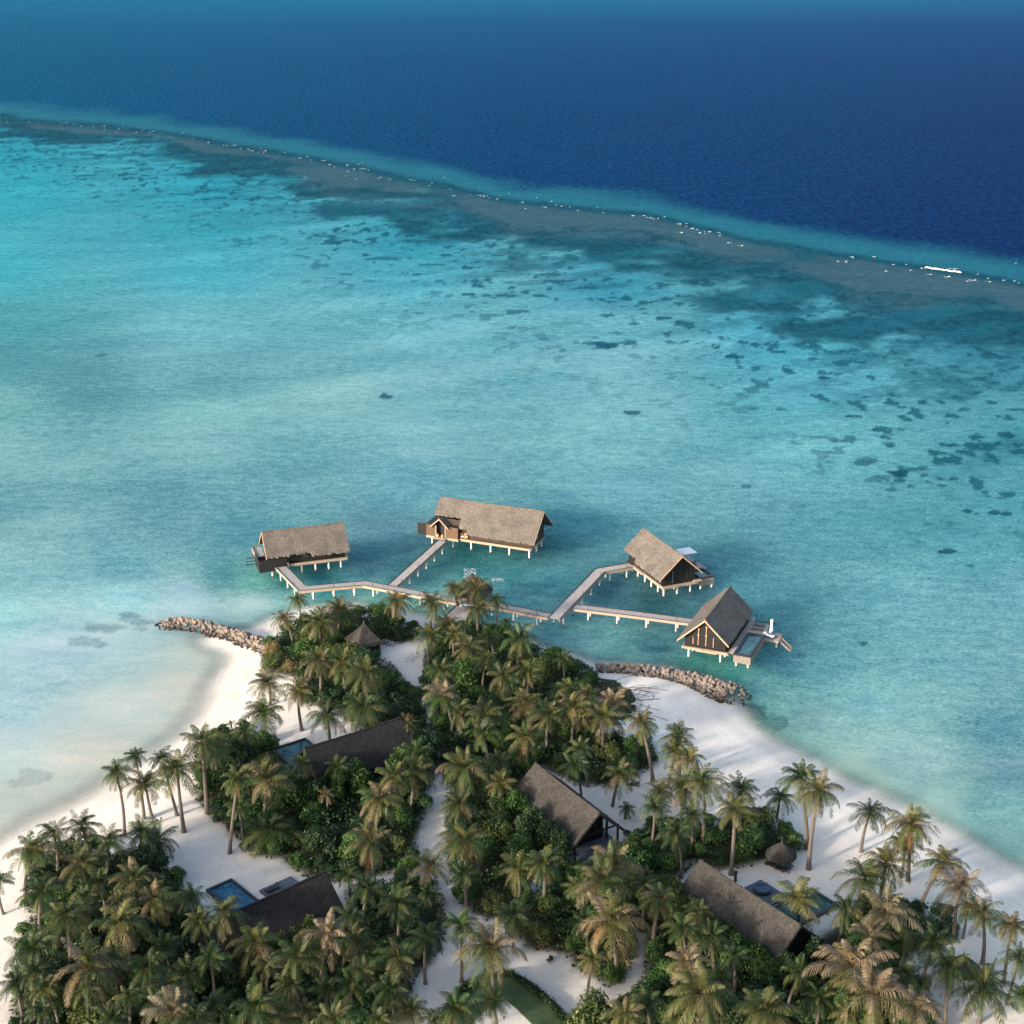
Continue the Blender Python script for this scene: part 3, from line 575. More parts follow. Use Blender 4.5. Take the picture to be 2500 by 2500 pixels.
def base(t, x0, x1, y0, y1, posts, zt=ZD, jogs=()):
    mb = MB(); mb.box(x0 + .1, x1 - .1, y0 + .1, y1 - .1, zt - 0.22, zt - 0.03); mb.build('floor_slab', M['darkwood'], t)
    def beam(*a): q = MB(); q.box(*a); q.build('deck_beam', M['timber'], t)
    h = 0.5; w = 0.16
    beam(x0, x1, y0 - w, y0 + .1, zt - h, zt); beam(x0, x1, y1 - .1, y1 + w, zt - h, zt)
    beam(x0 - w, x0 + .1, y0 - w, y1 + w, zt - h + .003, zt + .003); beam(x1 - .1, x1 + w, y0 - w, y1 + w, zt - h + .003, zt + .003)
    for j in jogs: beam(*j)
    mb = MB()
    for xx in frange(x0 + .8, x1 - .8, 5): mb.box(xx - .1, xx + .1, y0 + .2, y1 - .2, zt - .62, zt - .22)
    mb.build('joists', M['darkwood'], t)
    for (px_, py_) in posts: post(t, px_, py_, zt - 0.4)

# --- villa A, far left
hf = lambda x: 4.15 if x < 0.75 and x > -3.6 else (4.35 if x <= -3.6 else 4.75)
A = villa('stilt_villa', 'smaller grey thatched stilt villa standing farthest left over the water', (639, 1301), (840, 1278), 8.3, -8.4, 8.4, hf, lambda x: 4.3, 4.5, 4.3, 3.3, -6.6, 7.6, ZD, 0.93, 'thatch', 'blackwood', GRP, seed=3, barge=(True, False), wall_gable=(True, True))
base(A, -4.2, 7.9, -3.8, 3.8, [(-1.3, -3.4), (1.5, -3.4), (4.2, -3.4), (6.7, -3.4), (-1.3, 0), (1.5, 0), (4.2, 0), (6.7, 0), (-1.3, 3.3), (4.2, 3.3), (6.7, 3.3)], jogs=((0.8, 7.9, -4.05, -3.97, ZD - .5, ZD + .02),))
mb = MB()
for i in range(14): mb.box(-10.0 + i * 0.40, -9.62 + i * 0.40, -4.45, -4.3, 1.55 if i < 9 else 2.1, 4.0)
mb.box(-10.0, -9.85, -4.3, 0.4, 1.6, 3.9); mb.build('screen_wall', M['blackwood'], A)
mb = MB(); mb.box(-9.9, -4.3, -4.25, 3.8, 2.2, 2.4); mb.build('bathroom_deck', M['darkwood'], A)
post(A, -7.3, -3.6, 2.2); post(A, -9.0, 2.6, 2.2); post(A, -6.5, 3.0, 2.2)
plank_deck(A, -9.7, -7.9, 0.6, 6.1, 3.0, M['plank'], 'y', 'side_deck')
mb = MB(); mb.box(-9.75, -9.6, .6, 6.1, 2.2, 3.25); mb.box(-9.6, -7.9, 6.0, 6.15, 2.2, 3.25); mb.build('side_deck_wall', M['stonewall'], A)
for k, yy in enumerate((-0.6, 1.0, 2.6)):
    mb = MB(); mb.box(-12.2 + k * .4, -9.7, yy, yy + 0.12, 2.0, 2.14); mb.build('beam_end', M['blackwood'], A)
cut_window(A, -1.2, 0.2, -3.33, 3.4, 4.2)
plank_deck(A, -6.9, -4.1, -5.2, -4.45, 2.3, None, 'x', 'landing')
mb = MB(); mb.box(-4.3, -4.12, -4.4, -3.9, 2.3, 3.0); mb.build('corner_post', M['timber'], A)

# --- villa B, long one at the back
hf = lambda x: 3.1 if x < -5.6 else (4.9 if x < -3.2 else 5.85)
Bv = villa('stilt_villa', 'longest thatched stilt villa at the back with a small porch gable over its entrance', (1075, 1216), (1328, 1251), 9.3, -11.7, 11.7, hf, lambda x: 5.85, 5.8, 5.8, 3.4, -10.8, 10.4, ZD, 0.87, 'thatch', 'darkwood', GRP, seed=5, barge=(False, True), wall_gable=(True, True))
base(Bv, -12.9, 10.3, -3.9, 3.9, [(-12.2, -3.3), (-7.2, -3.6), (-3.2, -3.4), (1.2, -3.4), (5.4, -3.4), (9.8, -3.4), (-12.2, 3), (-7.2, 2), (-3.2, 1), (1.2, 1), (5.4, 1), (9.8, 0.8), (9.8, 3.6), (1.2, 3.5)],
     jogs=((-12.9, -10.9, -4.75, -3.97, ZD - .45, ZD + .02), (-8.4, -5.6, -4.75, -3.97, ZD - .45, ZD + .02), (-5.4, -1.8, -4.15, -4.07, ZD - .42, ZD + .03), (2.2, 10.3, -4.18, -4.08, ZD - .42, ZD + .03)))
def plankwall(parent, x0, x1, y0, y1, z0, z1, mat, name):
    mb = MB(); n = max(2, int((z1 - z0) / 0.22)); 
    for i in range(n):
        e = 0.02 * (i % 2); mb.box(x0 - e, x1 + e, y0 - e, y1 + e, z0 + (z1 - z0) * i / n, z0 + (z1 - z0) * (i + 1) / n - 0.02)
    return mb.build(name, mat, parent)
M['midwood'] = simple('brown_planking', (0.12, 0.075, 0.05), 0.7, 0.35, 3, (1, 1, 5))
plankwall(Bv, -12.9, -10.75, -4.6, -3.2, ZD + .02, 4.9, M['midwood'], 'bathroom_wall')
plankwall(Bv, -8.45, -5.7, -4.6, -3.2, ZD + .02, 4.9, M['midwood'], 'bathroom_wall')
plankwall(Bv, -12.9, -12.75, -3.1, 3.2, ZD + .02, 4.9, M['darkwood'], 'bathroom_wall')
mb = MB(); mb.box(-13.0, -10.85, -4.65, 0.5, 4.9, 5.02); mb.box(-8.5, -5.6, -4.65, -3.0, 4.9, 5.02); mb.build('flat_roof', M['blackwood'], Bv)
mb = MB(); mb.box(-10.7, -8.5, -3.7, -3.5, ZD, 5.2); d_ = mb.build('doorway', M['blackwood'], Bv)
for sx in (-10.75, -8.6): mb = MB(); mb.box(sx, sx + .18, -4.75, -4.6, ZD, 5.0); mb.build('door_frame', M['timber'], Bv)
pr = MB()
px0, pz, ph = -9.65, 6.55, 2.1
for s in (-1, 1):
    ys = frange(-5.2, -0.6, 10); r_ = random.Random(s)
    for lay in (0, 1):
        pass
    V = []; n = 6
    for y in ys:
        for j in range(n + 1):
            t = j / n; V.append((px0 + s * ph * t * (1 + r_.uniform(-.02, .02)), y, pz - 1.0 * ph * t * 0.93 + r_.uniform(-.02, .02) + .2))
    o = len(V); V += [(a, b2, c2 - .2) for a, b2, c2 in V]; fs = []
    for i in range(len(ys) - 1):
        for j in range(n): a = i * (n + 1) + j; fs += [(a, a + n + 1, a + n + 2, a + 1), (a + o, a + 1 + o, a + n + 2 + o, a + n + 1 + o)]
        a = i * (n + 1) + n; fs.append((a, a + n + 1, a + n + 1 + o, a + o))
    for j in range(n): fs.append((j, j + 1, j + 1 + o, j + o))
    pr.add(V, fs)
po = pr.build('porch_roof', M['thatch'], Bv)
for s in (-1, 1):
    mb = MB(); mb.add([(px0, -5.25, pz + .2), (px0 + s * ph, -5.25, pz - .93 * ph + .2), (px0 + s * ph, -5.25, pz - .93 * ph - .05), (px0, -5.25, pz - .08),
                       (px0, -5.35, pz + .2), (px0 + s * ph, -5.35, pz - .93 * ph + .2), (px0 + s * ph, -5.35, pz - .93 * ph - .05), (px0, -5.35, pz - .08)],
                      [(0, 1, 2, 3), (7, 6, 5, 4), (0, 4, 5, 1), (1, 5, 6, 2), (2, 6, 7, 3), (3, 7, 4, 0)]); mb.build('porch_bargeboard', M['strip'], po)
mb = MB(); mb.box(-11.0, -8.3, -5.6, -3.9, 2.3, 2.44); mb.build('entrance_step', M['timber'], Bv)
plankwall(Bv, -15.2, -13.0, -4.0, -3.85, 2.2, 4.75, M['blackwood'], 'screen_panel')
# lit gable window + terrace gap
cut_window(Bv, 3.0, 5.0, -3.42, 3.0, 3.9)
mb = MB(); mb.box(10.40, 10.46, -0.6, -0.42, 3.2, 5.2); mb.build('gable_slit', M['post'], Bv)

# --- villa C
hf = lambda x: 4.25 if x < -2.4 else 4.85
Cv = villa('stilt_villa', 'thatched stilt villa with its black gable turned right, white square parasol behind it', (1570, 1292), (1666, 1359), 8.4, -8.1, 8.1, hf, lambda x: 4.6, 4.8, 4.6, 3.6, -7.0, 6.9, ZD, 0.90, 'thatch', 'blackwood', GRP, seed=8, barge=(False, True))
base(Cv, -4.7, 7.4, -3.7, 4.1, [(-3.9, -3.1), (-0.9, -3.1), (1.8, -3.1), (4.5, -3.1), (6.8, -3.1), (6.9, -0.2), (6.9, 2.7), (-3.9, .5), (-.9, .5), (1.8, .5), (4.5, .5), (1.8, 3.5), (4.5, 3.5), (-6.4, -3.0), (-6.4, 1)],
     jogs=((-4.7, -0.2, -4.15, -3.86, ZD - .42, ZD + .02), (7.56, 7.85, -3.8, -0.2, ZD - .42, ZD + .02), (7.56, 7.7, -.2, 4.1, ZD - .45, ZD + .012), (7.3, 7.95, 3.0, 4.6, ZD + .02, ZD + .3)))
mb = MB(); mb.box(-7.6, -4.7, -3.9, 4.1, 2.15, 2.4); mb.build('rear_floor', M['darkwood'], Cv)
for yy in (-1.4, 0.55, 1.9):
    mb = MB(); mb.box(6.92, 7.0, yy - .06, yy + .06, 3.1, 6.8 - abs(yy) * .5); mb.build('wall_strip', M['darkwood'], Cv)
mb = MB(); mb.box(6.92, 7.01, -1.45, -1.25, 2.7, 5.2); mb.build('gable_slit', M['cushion'], Cv)
# --- villa D
hfl = lambda x: 4.5
Dv = villa('stilt_villa', 'thatched stilt villa nearest the right breakwater, gable with pale wood strips facing the beach', (1723, 1514), (1782, 1435), 7.9, -8.4, 8.1, lambda x: 4.45, lambda x: 4.9, 4.45, 4.9, 3.7, -7.5, 7.2, ZD, 0.93, 'thatch', 'blackwood', GRP, seed=11, barge=(True, False))
base(Dv, -8.1, 7.4, -4.4, 3.9, [(-7.6, 2.9), (-5.0, 2.9), (-5.0, -.3), (-7.6, -2.9), (-5.2, -3.1), (-1.5, 2.9), (2.5, 2.9), (6.5, 2.9), (-1.5, -1), (2.5, -1), (6.5, -1)],
     jogs=((-8.55, -8.27, 0.2, 4.0, ZD - .3, ZD + .05), (-8.62, -8.27, -2.4, 1.4, ZD - .5, ZD - .06), (-8.5, -8.27, -4.4, -2.0, ZD - .35, ZD + .12)))
for yy, zt in ((2.2, 4.2), (1.25, 5.9), (-.15, 6.4), (-1.5, 4.6)):
    mb = MB(); mb.box(-7.66, -7.55, yy - .055, yy + .055, 2.8, zt); w_ = mb.build('wall_strip', M['strip'], Dv)
    if 1.3 > yy > -1:
        mb = MB(); mb.box(-7.70, -7.6, yy - .15, yy + .15, 4.6, 4.85); mb.box(-7.70, -7.6, yy - .15, yy + .15, zt - .1, zt + .14); mb.build('bracket', M['strip'], w_)
# --- pool terraces
def pool_tank(parent, x0, x1, y0, y1, zb, zt, wmat='stonewall', water='pool_teal', rim=0.35):
    mb = MB()
    mb.box(x0, x1, y0, y0 + rim, zb, zt - .35); mb.box(x0, x1, y1 - rim, y1, zb, zt - .35)
    mb.box(x0, x0 + rim, y0 + rim, y1 - rim, zb, zt - .35); mb.box(x1 - rim, x1, y0 + rim, y1 - rim, zb, zt - .35)
    mb.box(x0 + rim, x1 - rim, y0 + rim, y1 - rim, zb, zb + .3); p = mb.build('pool_wall', M[wmat], parent)
    mb = MB(); mb.box(x0 - .03, x1 + .03, y0 - .03, y0 + rim + .03, zt - .35, zt); mb.box(x0 - .03, x1 + .03, y1 - rim - .03, y1 + .03, zt - .35, zt)
    mb.box(x0 - .03, x0 + rim, y0 + rim + .03, y1 - rim - .03, zt - .35, zt - .003); mb.box(x1 - rim, x1 + .03, y0 + rim + .03, y1 - rim - .03, zt - .35, zt - .003); mb.build('pool_rim', M['rim'], p)
    mb = MB(); mb.box(x0 + rim - .02, x1 - rim + .02, y0 + rim - .02, y1 - rim + .02, zt - .6, zt - .28); mb.build('pool_water', M[water], p)
pool_tank(Dv, -8.4, 1.2, -8.5, -5.4, 1.0, 2.75)
plank_deck(Dv, -8.1, 8.6, -5.35, -4.45, 2.44, None, 'x', 'side_deck')
plank_deck(Dv, 1.25, 6.6, -8.2, -5.4, 2.40, None, 'x', 'sun_deck', 0.3)
plank_deck(Dv, 1.5, 5.0, -11.0, -8.3, 1.75, None, 'y', 'lower_deck', 0.25)
mb = MB(); mb.box(1.25, 6.6, -8.2, -5.4, 1.95, 2.3); mb.box(1.5, 5.0, -11, -8.3, 1.4, 1.66); mb.build('deck_frame', M['timber'], Dv)
mb = MB()
for i in range(8): f = i / 7; mb.box(2.2, 3.6, -11.1 - .32 * i, -10.85 - .32 * i, 1.55 - .24 * i, 1.62 - .24 * i)
for xx in (2.1, 3.62): mb.add([(xx, -11.0, 1.7), (xx + .1, -11.0, 1.7), (xx + .1, -13.4, -.2), (xx, -13.4, -.2), (xx, -11, 1.45), (xx + .1, -11, 1.45), (xx + .1, -13.4, -.45), (xx, -13.4, -.45)], [(0, 1, 2, 3), (7, 6, 5, 4), (0, 3, 7, 4), (1, 5, 6, 2), (0, 4, 5, 1), (3, 2, 6, 7)])
st = mb.build('steps', M['timber'], Dv)
mb = MB(); mb.tube([(2.1, -11, 2.6), (2.1, -13.2, .9)], .04); mb.tube([(2.1, -11, 1.7), (2.1, -11, 2.6)], .04); mb.tube([(2.1, -13.2, -.2), (2.1, -13.2, .9)], .04); mb.build('handrail', M['strip'], st)
for (a, c_) in ((-8.0, -5.9), (-8.0, -8.0), (-4.5, -8.0), (-.8, -8.0), (3.3, -8.2), (2.0, -10.6), (4.5, -10.6), (6.0, -7.8)): post(Dv, a, c_, 1.5)
mb = MB(); mb.tube([(6.7, -5.5, 2.5), (6.9, -5.6, 4.0)], .07); mb.tube([(6.6, -5.6, 2.6), (7.2, -9.2, 2.7)], .09); mb.build('outrigger_beam', M['blackwood'], Dv)
pool_tank(Cv, 2.6, 6.9, 4.9, 8.0, 1.0, 2.75)
plank_deck(Cv, -5.5, 2.5, 4.2, 9.0, 2.44, None, 'x', 'sun_deck', 0.25)
mb = MB(); mb.box(-5.5, 2.5, 4.25, 9.0, 2.0, 2.34); mb.build('deck_frame', M['darkwood'], Cv)
for (a, c_) in ((6.6, 5.2), (6.6, 7.7), (3.0, 7.7), (-1, 8.3), (-5, 8.3), (-1, 4.8)): post(Cv, a, c_, 1.5)
plank_deck(Bv, -8, 9, 4.1, 8.5, 2.44, None, 'x', 'sun_deck', 0.25)
for a in (-7, -2, 3, 8): post(Bv, a, 7.8, 2.3)

def local_pt(t, x, y, z=0.0):
    c_, s_ = math.cos(t.rotation_euler.z), math.sin(t.rotation_euler.z)
    return (t.location.x + x * c_ - y * s_, t.location.y + x * s_ + y * c_, z)
# --- things on the villa terraces
def parasol(t, x, y, z, rz):
    o = thing('square_parasol', 'open white square parasol over the deck behind the right-hand black gable', 'parasol', local_pt(t, x, y, z), rz)
    mb = MB(); w = 1.62
    V = [(-w, -w, 2.55), (w, -w, 2.55), (w, w, 2.55), (-w, w, 2.55), (0, 0, 2.95)]
    mb.add(V + [(a, b2, c2 - .05) for a, b2, c2 in V], [(0, 1, 4), (1, 2, 4), (2, 3, 4), (3, 0, 4), (6, 5, 9), (7, 6, 9), (8, 7, 9), (5, 8, 9), (0, 5, 6, 1), (1, 6, 7, 2), (2, 7, 8, 3), (3, 8, 5, 0)])
    mb.build('canopy', M['white'], o); mb = MB(); mb.tube([(0, 0, 0), (0, 0, 3.0)], .05, 8); mb.build('pole', M['darkwood'], o)
    mb = MB(); mb.box(-.4, .4, -.4, .4, 0, .12); mb.build('foot', M['rim'], o)
parasol(Cv, -1.7, 6.5, 2.45, Cv.rotation_euler.z)
def lounger(name, label, x, y, z, rz, group, mat='cushion', frame='darkwood'):
    o = thing(name, label, 'sun lounger', (x, y, z), rz, group)
    mb = MB(); mb.box(-1.0, .45, -.36, .36, .30, .44); mb.build('mattress', M[mat], o)
    mb = MB(); mb.add([(.45, -.36, .30), (.45, .36, .30), (1.0, .36, .72), (1.0, -.36, .72), (.45, -.36, .44), (.45, .36, .44), (.94, .36, .84), (.94, -.36, .84)], [(0, 1, 2, 3), (7, 6, 5, 4), (0, 4, 5, 1), (1, 5, 6, 2), (2, 6, 7, 3), (3, 7, 4, 0)]); mb.build('backrest', M[mat], o)
    mb = MB(); mb.box(-1.05, 1.0, -.40, -.36, .2, .32); mb.box(-1.05, 1.0, .36, .40, .2, .32); mb.build('frame', M[frame], o)
    for sx in (-.95, .85):
        for sy in (-.38, .34): mb = MB(); mb.box(sx, sx + .07, sy, sy + .05, 0, .2); mb.build('leg', M[frame], o)
    return o
p = local_pt(Cv, -2.6, 5.4); lounger('sun_lounger', 'dark sun lounger under the white square parasol, nearer the roof', p[0], p[1], 2.46, Cv.rotation_euler.z + 1.6, 'sun loungers', 'rim')
p = local_pt(Cv, -0.2, 6.9); lounger('sun_lounger', 'dark sun lounger at the outer edge of the parasol deck', p[0], p[1], 2.46, Cv.rotation_euler.z + 1.4, 'sun loungers', 'cushion')
o = thing('closed_parasol', 'furled white parasol standing upright on the lower swimming deck', 'parasol', local_pt(Dv, 4.2, -9.0, 1.76), 0)
mb = MB(); mb.lathe([(0.0, 2.95), (.18, 2.85), (.30, 2.62), (.27, 2.35), (.17, 2.15), (.22, 1.7), (.27, 1.1), (.38, .55), (.46, .38), (.02, .36)], 14, jit=.03); mb.build('canopy', M['white'], o)
mb = MB(); mb.tube([(0, 0, 0), (0, 0, .5)], .05, 8); mb.build('pole', M['darkwood'], o)
for k, (a, c_, lb) in enumerate(((2.6, -9.0, 'pale sun lounger on the lower swimming deck beside the furled parasol'), (3.3, -10.2, 'dark sun lounger by the head of the swimming steps'), (3.4, -6.6, 'grey sun lounger on the striped deck beside the raised pool'), (5.2, -6.5, 'grey sun lounger at the far end of the raised pool deck'))):
    p = local_pt(Dv, a, c_); lounger('sun_lounger', lb, p[0], p[1], 1.76 if k < 2 else 2.41, Dv.rotation_euler.z + (1.57 if k > 1 else 1.3), 'sun loungers', 'white' if k == 0 else 'cushion')
def chair(label, x, y, z, rz):
    o = thing('rattan_chair', label, 'chair', (x, y, z), rz, 'orange rattan chairs')
    mb = MB(); mb.box(-.35, .35, -.35, .35, .35, .48); mb.build('seat', M['cane'], o)
    mb = MB(); mb.box(-.38, -.28, -.38, .38, .4, 1.1); mb.box(-.3, .3, -.40, -.33, .45, .7); mb.box(-.3, .3, .33, .40, .45, .7); mb.build('backrest', M['cane'], o)
    mb = MB(); mb.box(-.2, .25, -.25, .25, .49, .58); mb.build('cushion', M['white'], o)
    for sx in (-.33, .27):
        for sy in (-.33, .27): mb = MB(); mb.box(sx, sx + .06, sy, sy + .06, 0, .35); mb.build('leg', M['cane'], o)
for a, lb in ((-5.05, 'left rattan chair on the entrance terrace of the longest villa'), (-4.25, 'right rattan chair on the entrance terrace of the longest villa')):
    p = local_pt(Bv, a, -3.7); chair(lb, p[0], p[1], ZD, Bv.rotation_euler.z - 1.2)
for k, (a, lb) in enumerate(((-10.2, 'terracotta jar left of the longest villa\'s doorway'), (-9.1, 'terracotta jar right of the longest villa\'s doorway'))):
    p = local_pt(Bv, a, -4.9); mb = MB(); mb.lathe([(.02, .0), (.2, .02), (.3, .3), (.27, .5), (.15, .62), (.2, .7), (.14, .7), (.1, .4)], 14)
    o = mb.build('clay_jar', M['cane']); o.location = (p[0], p[1], 2.46); tag(o, lb, 'jar', 'terracotta jars at the entrance')

# ================================================================== JETTY
def jetty(name, label, pts, w=2.2, ztop=2.3, posts=True, rail=(1, -1), group='plank walkways over the lagoon', spacing=4.6):
    x0, y0 = pts[0]; t = thing(name, label, 'walkway', (x0, y0, 0), 0, group)
    P = [Vector((a - x0, c_ - y0, 0)) for a, c_ in pts]
    deckb = MB(); beam = MB(); n = len(P)
    nor = []
    for i in range(n):
        d0 = (P[i] - P[i - 1]).normalized() if i else (P[1] - P[0]).normalized()
        d1 = (P[i + 1] - P[i]).normalized() if i < n - 1 else d0
        b0 = Vector((-d0.y, d0.x, 0)); b1 = Vector((-d1.y, d1.x, 0)); q = (b0 + b1).normalized(); nor.append(q / max(.5, q.dot(b0)))
    prof = []
    for i in range(n - 1):
        a0, a1 = P[i], P[i + 1]; L = (a1 - a0).length; k = max(2, int(L / 0.3))
        for j in range(k):
            f0, f1 = j / k, (j + 0.93) / k
            q = []
            for f in (f0, f1):
                c_ = a0.lerp(a1, f); nn = nor[i].lerp(nor[i + 1], f) * (w / 2); q.append((c_ + nn, c_ - nn))
            z = ztop + random.uniform(-.008, .008); V = [q[0][0], q[1][0], q[1][1], q[0][1]]
            deckb.add([(v.x, v.y, z - .07) for v in V] + [(v.x, v.y, z) for v in V], [(0, 1, 2, 3), (7, 6, 5, 4), (0, 4, 5, 1), (1, 5, 6, 2), (2, 6, 7, 3), (3, 7, 4, 0)])
    deckb.build('deck', M['plank'], t)
    for s in (1, -1):
        beam = MB(); V = []
        for i in range(n):
            for (off, z) in ((w / 2 + .02, ztop - .02), (w / 2 + .02, ztop - .5), (w / 2 - .12, ztop - .5), (w / 2 - .12, ztop - .085)):
                q = P[i] + nor[i] * s * off; V.append((q.x, q.y, z))
        fs = [(i * 4 + j, i * 4 + (j + 1) % 4, (i + 1) * 4 + (j + 1) % 4, (i + 1) * 4 + j) for i in range(n - 1) for j in range(4)] + [(0, 1, 2, 3), (n * 4 - 1, n * 4 - 2, n * 4 - 3, n * 4 - 4)]
        beam.add(V, fs); beam.build('side_beam', M['timber'], t)
    # kerb rail and rope
    for s in rail:
        kb = MB(); kb.tube([tuple(P[i] + nor[i] * s * (w / 2 - .08) + Vector((0, 0, ztop + .07))) for i in range(n)], .07, 5); kb.build('kerb_rail', M['dkrail'], t)
    acc = 0.0
    for i in range(n - 1):
        L = (P[i + 1] - P[i]).length; k = max(1, round(L / spacing)); dr = (P[i + 1] - P[i]).normalized(); nn = Vector((-dr.y, dr.x, 0))
        for j in range(k):
            c_ = P[i].lerp(P[i + 1], (j + .5) / k)
            if posts:
                for s in (1, -1): q = c_ + nn * s * (w / 2 - .25); post(t, q.x, q.y, ztop - .12, .15)
                mb = MB(); a0 = c_ + nn * (w / 2 - .1); a1 = c_ - nn * (w / 2 - .1); e = dr * .1
                mb.prism([(a0 + e).xy[:], (a0 - e).xy[:], (a1 - e).xy[:], (a1 + e).xy[:]], ztop - .42, ztop - .09); mb.build('cross_beam', M['darkwood'], t)
            for s in rail:
                if (j + i) % 2 == 0:
                    q = c_ + nn * s * (w / 2 - .08); mb = MB(); mb.tube([(q.x, q.y, ztop), (q.x, q.y, ztop + .75)], .05, 5); mb.build('rail_post', M['dkrail'], t)  # dark upright of the rope railing
    return t
pj = [at(x, y, 2.3) for x, y in ((686, 1384), (738, 1437), (888, 1424), (1118, 1467))]
jetty('jetty', 'left walkway, bending from the farthest left villa to the round pavilion', pj)
pj = [at(x, y, 2.3) for x, y in ((1182, 1471), (1230, 1481), (1345, 1504))]
jetty('jetty', 'short walkway running right from the round pavilion to the diagonal walkway', pj)
pj = [at(x, y, 2.3) for x, y in ((958, 1430), (1080, 1320))]
jetty('jetty', 'straight walkway leading back to the entrance of the longest villa', pj)
pj = [at(x, y, 2.3) for x, y in ((1352, 1510), (1464, 1393), (1545, 1379))]
jetty('jetty', 'diagonal walkway to the villa whose black gable faces right', pj, w=2.4)
pj = [at(x, y, 2.3) for x, y in ((1404, 1481), (1545, 1498), (1690, 1517))]
jetty('jetty', 'right walkway ending at the villa nearest the right breakwater', pj)

# --- round pavilion
PV = at(1150, 1440, 4.0); pvx, pvy = PV[0] + .2, PV[1] + .3
t = thing('round_pavilion', 'round thatched pavilion where the walkways meet, half hidden by palms', 'pavilion', (pvx, pvy, 0))
mb = MB(); mb.lathe([(0.02, 7.3), (.2, 7.15), (1.2, 6.2), (2.4, 5.2), (3.6, 4.25), (3.95, 3.95), (3.9, 3.7), (3.5, 3.8), (0.1, 6.8)], 40, jit=.02); mb.build('roof', M['thatch_dark'], t)
mb = MB(); mb.prism([(3.6 * math.cos(a), 3.6 * math.sin(a)) for a in frange(0, 2 * math.pi * 23 / 24, 24)], 2.1, 2.34); mb.build('platform', M['plank'], t)
for k in range(6):
    a = k * math.pi / 3 + .3; mb = MB(); mb.tube([(2.9 * math.cos(a), 2.9 * math.sin(a), 2.34), (2.9 * math.cos(a), 2.9 * math.sin(a), 4.4)], .14, 8); mb.build('column', M['darkwood'], t); post(t, 2.9 * math.cos(a + .5), 2.9 * math.sin(a + .5), 2.1)
RA = [at(x, y, 2.25) for x, y in ((1112, 1480), (1152, 1483), (1138, 1512), (1078, 1507))]
t = thing('boardwalk_ramp', 'pale boardwalk joining the island to the round pavilion', 'ramp', (RA[0][0], RA[0][1], 0))
mb = MB(); A0, B0, C0, D0 = [Vector((a - RA[0][0], c_ - RA[0][1])) for a, c_ in RA]
for i in range(24):
    f0, f1 = i / 24, (i + .94) / 24; q = [A0.lerp(D0, f0), B0.lerp(C0, f0), B0.lerp(C0, f1), A0.lerp(D0, f1)]; mb.prism([(v.x, v.y) for v in q], 2.17 - f0 * .5, 2.25 - f0 * .5)
mb.build('deck', M['plank'], t)
for (u, v) in ((A0, D0), (B0, C0)): mb = MB(); mb.tube([(u.x, u.y, 2.33), (v.x, v.y, 1.85)], .08, 5); mb.build('kerb_rail', M['dkrail'], t); mb = MB(); mb.tube([(u.x, u.y, 1.95), (v.x, v.y, 1.45)], .14, 5); mb.build('side_beam', M['timber'], t)
mb = MB(); mb.lathe([(.02, 0), (.25, .02), (.32, .35), (.2, .6), (.26, .7), (.2, .7), (.1, .4)], 12); o = mb.build('clay_jar', M['red']); q = at(1117, 1476, 2.4); o.location = (q[0], q[1], 2.3); tag(o, 'red clay pot at the foot of the round pavilion', 'jar')

# ================================================================== BEACH VILLAS
GB = 'dark thatched villas among the palms'
def beach_villa(label, a, b_, L0, L1, roofmat, hF, hB, seed, zr=8.0, open_end=False):
    t = villa('beach_villa', label, a, b_, zr, L0, L1, lambda x: hF, lambda x: hB, hF, hB, 3.5, L0 + 1.2, L1 - (4.0 if open_end else 1.2), 1.0, 0.92, roofmat, 'blackwood', GB, 'blackwood', seed=seed)
    mb = MB(); mb.box(L0 + .6, L1 - .4, -4.4, 4.6, 0.7, 1.25); mb.build('floor_slab', M['cushion'], t); return t
V1 = beach_villa('black-thatched villa with a teal pool, between the upper left clearing and the dense palms', (760, 1825), (973, 1757), -8.6, 7.9, 'thatch_black', 4.6, 4.5, 21)
V2 = beach_villa('brown-thatched villa with a pointed open gable end beside the central sandy clearing', (1306, 1866), (1464, 1989), -8.1, 8.1, 'thatch_dark', 4.8, 4.5, 22, open_end=True)
V3 = beach_villa('dark thatched villa beside the deck with the round daybed, lower right', (1709, 2104), (1950, 2260), -8.7, 9.0, 'thatch_dark', 4.9, 4.4, 23)
V4 = beach_villa('black-thatched villa with a bright blue pool, lower left of the island', (590, 2222), (790, 2132), -9.0, 6.3, 'thatch_black', 4.8, 4.4, 24)
for xx in (4.6, 7.2):
    for yy in (-3.6, 3.6): mb = MB(); mb.box(xx, xx + .25, yy, yy + .25, 1.2, 4.9); mb.build('column', M['blackwood'], V2)
mb = MB(); mb.box(7.2, 7.4, -3.5, 3.6, 4.7, 4.9); mb.box(7.2, 7.4, -.1, .1, 4.9, 8.0); mb.build('tie_beam', M['blackwood'], V2)
mb = MB()
for i in range(14): f = i / 13; mb.box(4.2, 8.0, .4 + 4.0 * f, .5 + 4.0 * f, 8.0 - .92 * (.4 + 4.0 * f) - .25, 8.0 - .92 * (.4 + 4.0 * f) - .08)
mb.build('rafters', M['blackwood'], V2)
